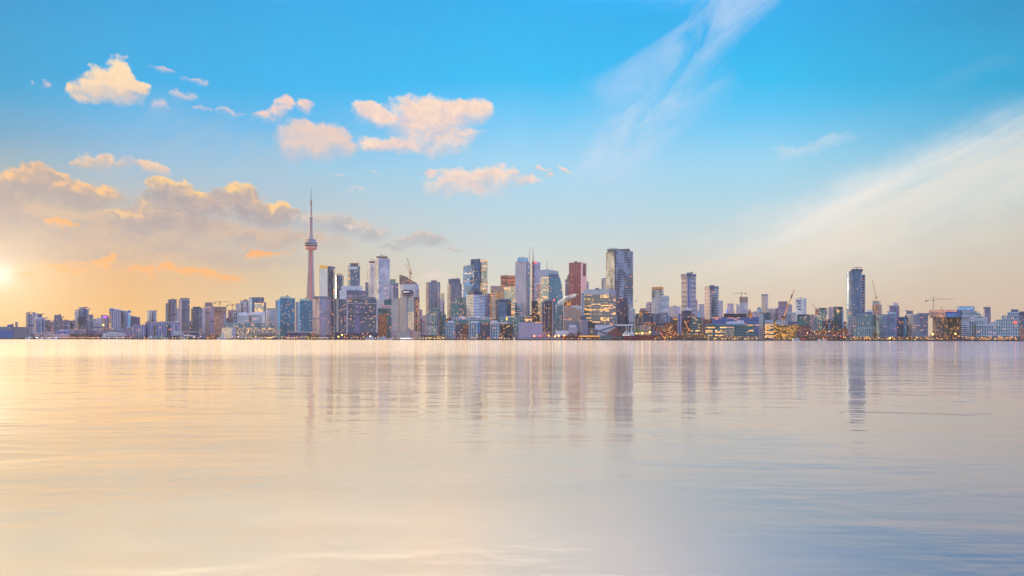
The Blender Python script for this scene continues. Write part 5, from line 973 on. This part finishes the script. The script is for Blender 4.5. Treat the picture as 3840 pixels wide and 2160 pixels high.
def conveyor(label, Y, a, b, posts):
    org = (PX(a[0], Y), Y, GZ); q = lambda x, y: (PX(x, Y)-org[0], 0, PZ(x, y, Y)-GZ)
    e = root("conveyor", org, label, "conveyor")
    MB().bar(q(*a), q(*b), 2.2).obj("belt_gallery", P['conveyor_grey'], e)
    for px in posts:
        t = (px-a[0])/(b[0]-a[0]); y = a[1]+(b[1]-a[1])*t
        x, _, z = q(px, y); MB().bar((x, 0, 0), (x, 0, z), 0.6).obj("trestle", P['conveyor_grey'], e)
    return e
conveyor("long grey conveyor sloping down to the right beside the red ship", 1862, (2228, 1236), (2329, 1271), (2234, 2267, 2300))
conveyor("short grey conveyor rising to the right above the red gabled shed", 1868, (2241, 1243), (2312, 1221), (2268, 2296, 2310))
B("transfer_tower","tower","small grey conveyor tower at the head of the two conveyors",1874,[("housing",2224,2240,1234,'conveyor_grey',{'d':8}),("upper_housing",2296,2313,1218,'cap_slate',{'b':1226,'off':-3,'d':8})],auto=False)

Y = 1836.0; org = (PX(2353, Y), Y, 0.0)
q = lambda x, y, dy=0: (PX(x, Y)-org[0], dy, PZ(x, y, Y))
e = root("cargo_ship", org, "red hulled cargo ship moored by the sugar works, bow towards the viewer", "ship")
U = [(2335, 1258), (2336.5, 1266), (2341, 1273), (2347, 1276.5), (2353.5, 1278), (2360, 1276.5), (2366, 1273), (2370.5, 1266), (2372, 1258)]
secs = []
for t, sc, dx, dy in ((0, .10, 0, -5), (0.02, .62, 0, -3.6), (0.06, .90, 1.0, -1), (0.12, 1.0, 4, 2), (0.9, 1.0, 62, 7), (1.0, .9, 66, 7.5)):
    secs.append([((PX(x, Y)-org[0])*sc+dx, dy, max(-1.0, PZ(x, y, Y)) if y > 1262 else PZ(x, y, Y)) for x, y in U])
m = MB(); n = len(U)
for s in secs: m.v += s
for a in range(len(secs)-1):
    for i in range(n-1):
        m.f.append((a*n+i, a*n+i+1, (a+1)*n+i+1, (a+1)*n+i)); m.u.append([(0, 0)]*4); m.m.append(0)
for a in range(len(secs)-1):
    m.f.append((a*n, (a+1)*n, (a+1)*n+n-1, a*n+n-1)); m.u.append([(0, 0)]*4); m.m.append(1)
m.f.append(tuple(range(n))); m.u.append([(0, 0)]*n); m.m.append(0)
m.f.append(tuple(reversed(range((len(secs)-1)*n, len(secs)*n)))); m.u.append([(0, 0)]*n); m.m.append(0)
m.obj("hull", [P['hull_red'], P['cap_grey']], e)
z = PZ(2353, 1258, Y)
MB().box(2, 74, 4, 20, 0.2, z-3).obj("midship_hull", P['hull_rust'], e)
MB().box(-12, 8, 4, 12, z-1, z+5).box(-8, 6, 5, 11, z+5, z+9).box(-5, 4, 5.5, 10, z+9, z+13).obj("superstructure", P['hull_white'], e)
MB().box(9, 19, 4, 12, z-2, z+7).box(10, 17, 5, 11, z+7, z+11).obj("deckhouse", P['hull_white'], e)
for x0, x1, zz in ((-11, 7, z+2.4), (-7, 5, z+6.2), (-4.6, 3.6, z+10.4)):
    MB().box(x0, x1, 3.7 if zz < z+4 else 4.7 if zz < z+8 else 5.2, 4.2 if zz < z+4 else 5.2 if zz < z+8 else 5.7, zz, zz+1.2).obj("window_band", P['window_dark'], e)
MB().bar((-2, 8, z+12), (-2, 8, z+27), 0.5).bar((-5, 8, z+21), (1, 8, z+21), 0.3).obj("mast", P['hull_white'], e)
MB().bar((12, 8, z+10), (12, 8, z+24), 0.6).bar((9, 8, z+19), (15, 8, z+19), 0.3).obj("mast", P['hull_white'], e)
MB().bar((24, 8, z+18), (50, 8, z+11), 1.3).bar((27, 8, 5), (27, 8, z+17), 0.8).obj("boom", P['deck_green'], e)
MB().box(22, 72, 5, 17, z-4, z-1).box(30, 38, 6, 14, z-1, z+2).box(48, 56, 6, 14, z-1, z+2).obj("hatch_cover", P['hull_rust'], e)
for x in (-9, -3, 4, 26, 34, 45, 54, 62):
    mm = MB(); mm.bar((x, 4, z-2), (x, 4, z+4.5 if x > 20 else z+1), 0.2)
    mm.lathe([(0.1, (z+4 if x > 20 else z)), (1.0, z+5 if x > 20 else z+1), (0.1, z+6 if x > 20 else z+2)], x, 3.8, 8, 1)
    mm.obj("deck_lamp", [P['mast_dark'], P['lamp_gold' if x > 20 else 'lamp_white']], e)

# ------------------------------------------------------------------ boats at the quay
def boat(kind, label, px, w, ydeck, Y=1838, decks=2, cab='hull_white', cat="boat"):
    L = PX(px+w/2, Y)-PX(px-w/2, Y); h = PZ(px, ydeck, Y)
    org = (PX(px, Y), Y, 0.0)
    e = root(kind, org, label, cat)
    m = MB(); b = L*0.09+1.2
    prof = [(-0.5, 0.55), (-0.46, 0.9), (0.30, 1.0), (0.44, 0.6), (0.5, 0.05)]
    hh = max(1.2, h*0.36)
    v = []
    for x, q in prof: v += [(x*L, -b*q, hh), (x*L, b*q, hh), (x*L*0.95, b*q*0.7, -0.6), (x*L*0.95, -b*q*0.7, -0.6)]
    f = []
    for i in range(len(prof)-1):
        for a in range(4): f.append((4*i+a, 4*i+(a+1) % 4, 4*i+4+(a+1) % 4, 4*i+4+a))
    f += [(3, 2, 1, 0), tuple(4*(len(prof)-1)+i for i in range(4))]
    m.add((v, f, [[(0, 0)]*4]*len(f), [0]*len(f))).obj("hull", P['hull_white' if cab != 'hull_red' else 'hull_red'], e)
    zz = hh
    for d in range(decks):
        dh = max(1.2, (h-hh)/(decks+0.6)); s = 0.43-0.05*d
        MB().box(-L*s, L*(s-0.06), -b*0.8, b*0.8, zz, zz+dh).obj("deck_cabin", P['hull_white'], e)
        MB().box(-L*s+0.6, L*(s-0.06)-0.6, -b*0.8-0.15, -b*0.8+0.1, zz+dh*0.4, zz+dh*0.75).obj("window_band", P['window_dark' if d % 2 else 'lamp_white' if w > 45 else 'window_dark'], e)
        zz += dh
    MB().box(L*0.08, L*0.2, -b*0.4, b*0.4, zz, zz+1.6).obj("wheelhouse", P['hull_white'], e)
    MB().bar((L*0.02, 0, zz), (L*0.02, 0, zz+5), 0.16).obj("mast", P['mast_dark'], e)
boat("ferry", "white double deck ferry at the hotel quay, left one of two side by side", 1388, 37, 1261)
boat("ferry", "white double deck ferry at the hotel quay, right one of two side by side", 1434, 38, 1261)
boat("cruise_boat", "long white cruise boat moored at the foot of the ribbed hotel", 1524, 50, 1263)
boat("cruise_boat", "white boat moored beside the cream round topped pavilion", 832, 36, 1264)
boat("yacht", "white yacht with a raked bow left end of the marina", 104, 17, 1263, decks=1)
boat("yacht", "low white yacht in the marina below the fluted lavender tower", 152, 22, 1267, decks=1)
boat("yacht", "low white yacht in the marina below the low slate block", 181, 20, 1267, decks=1)
boat("yacht", "low white yacht in the marina below the plain slate slab", 206, 20, 1267, decks=1)
boat("yacht", "small white launch under the big sail canopy of the dark stage hall", 690, 18, 1267, decks=1)
boat("yacht", "small launch tied up below the gap between the two striped slabs", 622, 16, 1267, decks=1)
boat("tour_boat", "low white tour boat in front of the gold lit terminal", 964, 28, 1267, decks=1)
boat("tour_boat", "white tour boat right of the gold glowing college", 2986, 30, 1267, decks=2)
boat("tour_boat", "low white tour boat under the elevated road piers", 3085, 34, 1271, decks=1)
boat("yacht", "little launch beside the entrance of the lilac hall", 1930, 10, 1269, decks=1)
boat("yacht", "white launch moored at the left end of the marina pavilion", 1446+18, 14, 1266, decks=1)

# ------------------------------------------------------------------ bare trees
def tree_mesh(seed, spread=1.0):
    r = random.Random(seed); tr = MB(); cr = MB()
    tr.bar((0, 0, 0), (r.uniform(-.2, .2), 0, 3.6), 0.28, 0, 0.2)
    for i in range(9):
        a = r.uniform(0, 6.28); h = r.uniform(2.4, 4.2); L = r.uniform(3, 5.2)
        p = Vector((0, 0, h)); q = p+Vector((math.cos(a)*L*.55*spread, math.sin(a)*L*.55*spread, L*.85))
        tr.bar(p, q, 0.13, 0, 0.05)
        for j in range(26):
            t = r.uniform(.25, 1.0); b = p.lerp(q, t)
            d = Vector((r.gauss(0, 1), r.gauss(0, 1), r.gauss(0.55, .7))).normalized()*r.uniform(1.1, 2.6)
            w = Vector((r.gauss(0, 1), r.gauss(0, 1), r.gauss(0, 1))).normalized()*r.uniform(.10, .24)
            o = len(cr.v); cr.v += [tuple(b-w*.5), tuple(b+w*.5), tuple(b+d)]
            cr.f.append((o, o+1, o+2)); cr.u.append([(0, 0)]*3); cr.m.append(0)
    return tr, cr
def tree_proto(seed, twig, spread=1.0):
    tr, cr = tree_mesh(seed, spread)
    e = root("bare_tree", (0, 0, GZ), "", "tree")
    tr.obj("trunk", P['bark'], e); cr.obj("crown", P[twig], e)
    return e
protos = {'p': [tree_proto(1, 'twig', 1.2), tree_proto(2, 'twig', 1.0), tree_proto(3, 'twig', 1.4)],
          't': [tree_proto(4, 'twig_tan', 1.3), tree_proto(5, 'twig_tan', 1.1)],
          'g': [tree_proto(6, 'twig_grey', 1.6), tree_proto(7, 'twig_grey', 1.3)]}
used = set()
def copy_thing(o):
    c = o.copy(); COL.objects.link(c)
    for ch in list(o.children):
        d = ch.copy(); COL.objects.link(d); d.parent = c
    return c
def plant(kind, px, ytop, Y, label, group, width=1.0):
    ps = protos[kind]; p = ps[rng.randrange(len(ps))]
    o = copy_thing(p) if p.name in used else p
    used.add(p.name)
    o.location = (PX(px, Y), Y, GZ)
    h = max(5.0, PZ(px, ytop, Y)-GZ)/9.0
    o.scale = (h*1.15*width, h*1.15*width, h); o.rotation_euler = (0, 0, rng.uniform(0, 6.28))
    tag(o, label, "tree", group)
for kind, x0, x1, n, y0, y1, label in (
    ('p', 264, 384, 14, 1246, 1254, "bare purple brown tree in the dense row under the stepped banded tower"),
    ('p', 398, 480, 8, 1256, 1262, "low bare brown tree before the white low condo"),
    ('p', 498, 548, 5, 1252, 1258, "bare brown tree before the low columned block"),
    ('p', 640, 690, 4, 1260, 1264, "short bare tree before the dark low waterfront hall"),
    ('p', 770, 822, 5, 1256, 1262, "bare tree around the small brown brick hall"),
    ('p', 940, 1036, 11, 1248, 1258, "bare brown tree in front of the right half of the gold terminal"),
    ('p', 1095, 1176, 9, 1251, 1258, "bare mauve tree in front of the greenhouse like pavilion"),
    ('p', 1178, 1252, 9, 1248, 1256, "bare mauve tree at the foot of the fine balconied slab"),
    ('p', 1286, 1400, 11, 1250, 1258, "bare tree in front of the wide hotel"),
    ('p', 1416, 1470, 6, 1254, 1260, "bare tree in front of the green copper roofed block"),
    ('g', 2134, 2160, 2, 1243, 1246, "broad round grey tree before the white box of the sugar refinery"),
    ('t', 2544, 2642, 12, 1249, 1256, "tan tree in the row before the blue banded office"),
    ('p', 2650, 2700, 4, 1262, 1266, "short bare tree before the broadcaster building"),
    ('p', 2992, 3150, 12, 1252, 1260, "bare dark tree beside the low elevated road"),
    ('p', 3488, 3522, 4, 1250, 1258, "bare tree between the curved condo and the tan office"),
    ('p', 3560, 3612, 4, 1256, 1262, "bare tree at the right foot of the tan office"),
    ('p', 3310, 3420, 6, 1262, 1267, "small bare tree before the dark curved condo shops")):
    for i in range(n):
        px = x0+(x1-x0)*(i+rng.uniform(.2, .8))/n
        plant(kind, px, rng.uniform(y0, y1), (rng.uniform(1858, 1868) if kind != 'g' else 1866) if x0 not in (1095, 1178) else rng.uniform(1862, 1880), label, label.replace("bare", "bare", 1)+" group", 1.5 if kind == 'g' else 1.0)

# ------------------------------------------------------------------ lamps on the quay
def lamp_proto(mat, r, h):
    m = MB().bar((0, 0, 0), (0, 0, h), 0.14)
    m.lathe([(0.05, h-r), (r*0.8, h-r*0.6), (r, h), (r*0.8, h+r*0.6), (0.05, h+r)], 0, 0, 8, 1)
    o = m.obj("street_lamp", [P['mast_dark'], P[mat]]); return o
LP = {}
def lamp(px, y, mat, r, Y, label, group):
    h = round(PZ(px, y, Y)-GZ); h = max(2, h)
    key = (mat, r, h)
    if key not in LP: o = LP[key] = lamp_proto(mat, r, h)
    else: o = LP[key].copy(); COL.objects.link(o)
    o.location = (PX(px, Y), Y, GZ)
    tag(o, label, "lamp", group)
for px, y, mt, lab in ((2004, 1260, 'lamp_orange', "first big orange floodlight from the left on the lilac hall's quay"), (2026, 1260, 'lamp_red', "red orange floodlight between two orange ones on the lilac hall's quay"), (2057.5, 1259, 'lamp_orange', "big orange floodlight below the navy slab"), (2081, 1261, 'lamp_gold', "small yellow floodlight left of the brightest one"), (2095, 1258.5, 'lamp_gold', "brightest yellow floodlight on the sugar quay"), (2116, 1259, 'lamp_orange', "amber floodlight at the left end of the long red shed"),
    (2387, 1250, 'lamp_gold', "yellow floodlight over the stern of the red ship"), (2437, 1245, 'lamp_gold', "high yellow floodlight before the windowless tan block"), (2408, 1250, 'lamp_gold', "yellow floodlight beside the ship's mid hatches"), (3498, 1254, 'lamp_gold', "strong yellow lamp at the left corner of the tan office"), (3583, 1252, 'lamp_gold', "yellow lamp before the right half of the tan office"), (1269, 1262, 'lamp_gold', "bright yellow lamp at the left end of the wide hotel"), (1282, 1256, 'lamp_gold', "high yellow lamp among trees at the hotel's left end"), (1389, 1262, 'lamp_white', "white floodlight above the left ferry"), (387, 1218, 'lamp_gold', "lone golden floodlight mast below the violet sign"), (3337, 1268, 'lamp_gold', "golden lamp before the left curved condo")):
    lamp(px, y, mt, 2.1 if mt != 'lamp_red' else 1.7, 1858, lab, None)
for x0, x1, n, mats, y0, y1, where in (
    (88, 225, 14, 'ww', 1266, 1268, "small white marina lamp before the mauve pavilion"),
    (226, 384, 22, 'oog', 1266, 1269, "small orange lamp below the dense row of bare trees"),
    (390, 500, 7, 'ow', 1267, 1270, "small lamp on the quay under the sail topped tower"),
    (530, 690, 12, 'owg', 1266, 1270, "small lamp on the quay below the striped slabs"),
    (700, 830, 10, 'ogw', 1262, 1269, "small lamp before the dark stage hall and brown brick hall"),
    (845, 1035, 20, 'ogw', 1262, 1270, "small lamp at the foot of the gold terminal"),
    (1046, 1180, 24, 'ggo', 1262, 1271, "yellow lamp before the blue twin towers"),
    (1186, 1252, 8, 'gw', 1264, 1270, "small lamp before the fine balconied slab"),
    (1290, 1470, 16, 'gwo', 1262, 1271, "small lamp on the hotel quay near the ferries"),
    (1470, 1590, 14, 'wwg', 1268, 1271, "small white lamp around the splayed hotel foot"),
    (1592, 1672, 16, 'gwg', 1265, 1271, "lamp in the bright row of the low ferry terminal"),
    (1706, 1930, 16, 'wo', 1264, 1271, "small lamp at the foot of the three pale waterfront condos"),
    (2110, 2235, 9, 'wo', 1269, 1272, "small lamp along the long red shed"),
    (2455, 2545, 26, 'orog', 1245, 1272, "orange lamp among the red brick sheds"),
    (2650, 2845, 12, 'gw', 1268, 1273, "small lamp before the broadcaster building"),
    (2990, 3190, 24, 'rowg', 1243, 1274, "small street light around the elevated road"),
    (3200, 3310, 10, 'og', 1264, 1272, "small lamp before the teal cube condo"),
    (3330, 3490, 14, 'ogo', 1264, 1272, "small lamp before the dark curved condos"),
    (3500, 3610, 7, 'oo', 1262, 1272, "small orange lamp at the foot of the tan office"),
    (3615, 3838, 16, 'owo', 1264, 1273, "small lamp under the white framed stepped condos")):
    nm = {'o': 'lamp_orange', 'g': 'lamp_gold', 'w': 'lamp_white', 'r': 'lamp_red'}
    for i in range(n):
        px = x0+(x1-x0)*(i+rng.uniform(.05, .95))/n
        lamp(px, rng.uniform(y0, y1), nm[rng.choice(mats)], rng.choice((0.5, 0.7, 0.9)), rng.uniform(1854, 1859), where, where.replace("small ", "")+" group")

# ------------------------------------------------------------------ gulls
bm_ = MB()
bm_.lathe([(0.02, -0.35), (0.10, -0.15), (0.11, 0.05), (0.05, 0.25), (0.02, 0.34)], 0, 0, 8)
bm_.v = [(x, z, y) for x, y, z in bm_.v]
o = len(bm_.v)
bm_.v += [(0.08, 0.12, 0.02), (0.08, -0.12, 0.02), (0.45, 0.02, 0.22), (0.80, -0.14, 0.12), (0.45, -0.18, 0.2), (-0.08, 0.12, 0.02), (-0.08, -0.12, 0.02), (-0.45, 0.02, 0.22), (-0.80, -0.14, 0.12), (-0.45, -0.18, 0.2)]
for f in ((0, 2, 4, 1), (2, 3, 4), (5, 6, 9, 7), (7, 9, 8)):
    bm_.f.append(tuple(o+i for i in f)); bm_.u.append([(0, 0)]*len(f)); bm_.m.append(0)
first = None
for px, py, lab in ((1013, 855, "gull left of the needle tower, upper left of the flock"), (1076, 857, "gull left of the needle tower, high in the middle of the flock"), (1024, 874, "gull low at the left side of the flock near the needle tower"), (1141, 880, "gull closest to the needle tower's pod, uppermost there"), (1125, 885, "gull second from the needle tower's pod"), (1119, 901, "lowest gull of the flock beside the needle tower's pod"), (978, 337, "lone gull in clear blue sky between the puffy clouds"), (330, 628, "lone gull on the small pink cloud at upper left"), (331, 1030, "lone gull on the orange cloud near the sun"), (894, 862, "gull farthest left of the flock over the grey cloud"), (931, 874, "gull second from left of the flock over the grey cloud"), (3162, 549, "lone gull in the blue sky above the white veil at right")):
    Yb = 420.0
    ob = bm_.obj("gull", P['bird_dark']) if first is None else first.copy()
    if first is None: first = ob
    else: COL.objects.link(ob)
    ob.location = (PX(px, Yb), Yb, PZ(px, py, Yb)); ob.rotation_euler = (rng.uniform(-.4, .2), rng.uniform(-.4, .4), rng.uniform(0, 6.28)); ob.scale = (0.9,)*3
    tag(ob, lab, "bird", "gulls in the sky")

# ------------------------------------------------------------------ steam
def steam_mat(name, dens):
    m, N, bs = new_mat(name)
    N.put(bs.inputs['Base Color'], (0.96, 0.95, 0.95)); bs.inputs['Roughness'].default_value = 1.0
    bs.inputs['Specular IOR Level'].default_value = 0.0
    t = N.n.new('ShaderNodeTexCoord')
    f = N.noise(N.v('MULTIPLY', t.outputs['Object'], (0.10, 0.2, 0.2)), 1.0, 5, 0.65, 0.8)
    N.put(bs.inputs['Alpha'], N.m('MULTIPLY', N.ss(f, 0.34, 0.68), dens))
    return m
def plume(label, Y, path, dens, seed):
    r = random.Random(seed); org = (PX(path[0][0], Y), Y, PZ(path[0][0], path[0][1], Y))
    m = MB(); P3 = [((PX(px, Y)-org[0], 0, PZ(px, py, Y)-org[2]), w/FOC*Y) for px, py, w in path]
    for (a, ra), (b, rb) in zip(P3[:-1], P3[1:]):
        for q in range(5):
            t = r.random(); c = Vector(a).lerp(Vector(b), t); rr = (ra+(rb-ra)*t)
            c += Vector((r.gauss(0, .35)*rr, r.gauss(0, .5)*rr, r.gauss(0, .4)*rr)); rr *= r.uniform(.4, .85)
            n = 10; pts = [(rr*math.sin(math.pi*i/8)*1.0+0.02, -rr*math.cos(math.pi*i/8)) for i in range(9)]
            o = len(m.v); m.lathe(pts, 0, 0, n)
            for i in range(o, len(m.v)):
                x, y, z = m.v[i]; kq = 1+0.25*math.sin(3.1*x/rr+q)+0.2*math.sin(4.3*z/rr+2*q)
                m.v[i] = (c.x+x*kq*1.5, c.y+y*kq, c.z+z*kq+x*kq*0.55)
    o = m.obj("steam_plume", steam_mat("steam", dens), smooth=True)
    o.location = org
    return tag(o, label, "steam")
plume("white steam drifting right from the dark smokestack", 1962, [(2080, 1152, 2.5), (2090, 1142, 7), (2104, 1132, 10), (2118, 1124, 10), (2132, 1116, 10), (2146, 1111, 8), (2158, 1107, 5), (2168, 1103, 1.5)], 0.42, 3)
plume("faint wisp of steam rising right of the tallest banded tower", 2100, [(2379, 1148, 1), (2382, 1138, 4), (2387, 1126, 5), (2393, 1114, 4), (2400, 1103, 1)], 0.12, 4)

# ------------------------------------------------------------------ lettering on buildings
def lettering(txt, parent, px, py, Y, hpx, mat, off):
    c = bpy.data.curves.new("sign_lettering", 'FONT'); c.body = txt; c.size = hpx/FOC*Y*1.35; c.align_x = 'CENTER'; c.extrude = 0.15
    c.materials.append(P[mat])
    o = bpy.data.objects.new("sign_lettering", c); COL.objects.link(o); o.parent = parent
    dg = bpy.context.evaluated_depsgraph_get()
    me = bpy.data.meshes.new_from_object(o.evaluated_get(dg)); bpy.data.objects.remove(o)
    o = bpy.data.objects.new("sign_lettering", me); COL.objects.link(o); o.parent = parent
    o.rotation_euler = (R(90), 0, 0)
    o.location = (PX(px, Y)-parent.location.x, off, PZ(px, py, Y)-GZ)
by = {o.get("label"): o for o in bpy.data.objects if o.get("label")}
lettering("corus", by["long teal glass broadcaster building with a black rooftop box"], 2812, 1222, 1902, 7, 'sign_gold', -9.5)
lettering("WESTIN", by["ribbed concrete hotel with a round rooftop drum and splayed foot"], 1524, 1097, 1918, 4.5, 'sign_white', 0.5)

# ------------------------------------------------------------------ haze
hz = tag(MB().box(-4200, 4200, -300, 4200, -4.0, 620.0).obj("haze", None), kind="stuff")
hm = bpy.data.materials.new("haze"); hm.use_nodes = True
HN = NT(hm.node_tree); HN.n.remove(hm.node_tree.nodes['Principled BSDF'])
hv = HN.n.new('ShaderNodeVolumePrincipled')
HN.put(hv.inputs['Color'], (0.92, 0.93, 0.97)); hv.inputs['Density'].default_value = 1.8e-5
hv.inputs['Anisotropy'].default_value = 0.2
HN.l.new(hv.outputs[0], HN.n['Material Output'].inputs['Volume'])
hz.data.materials.clear(); hz.data.materials.append(hm)
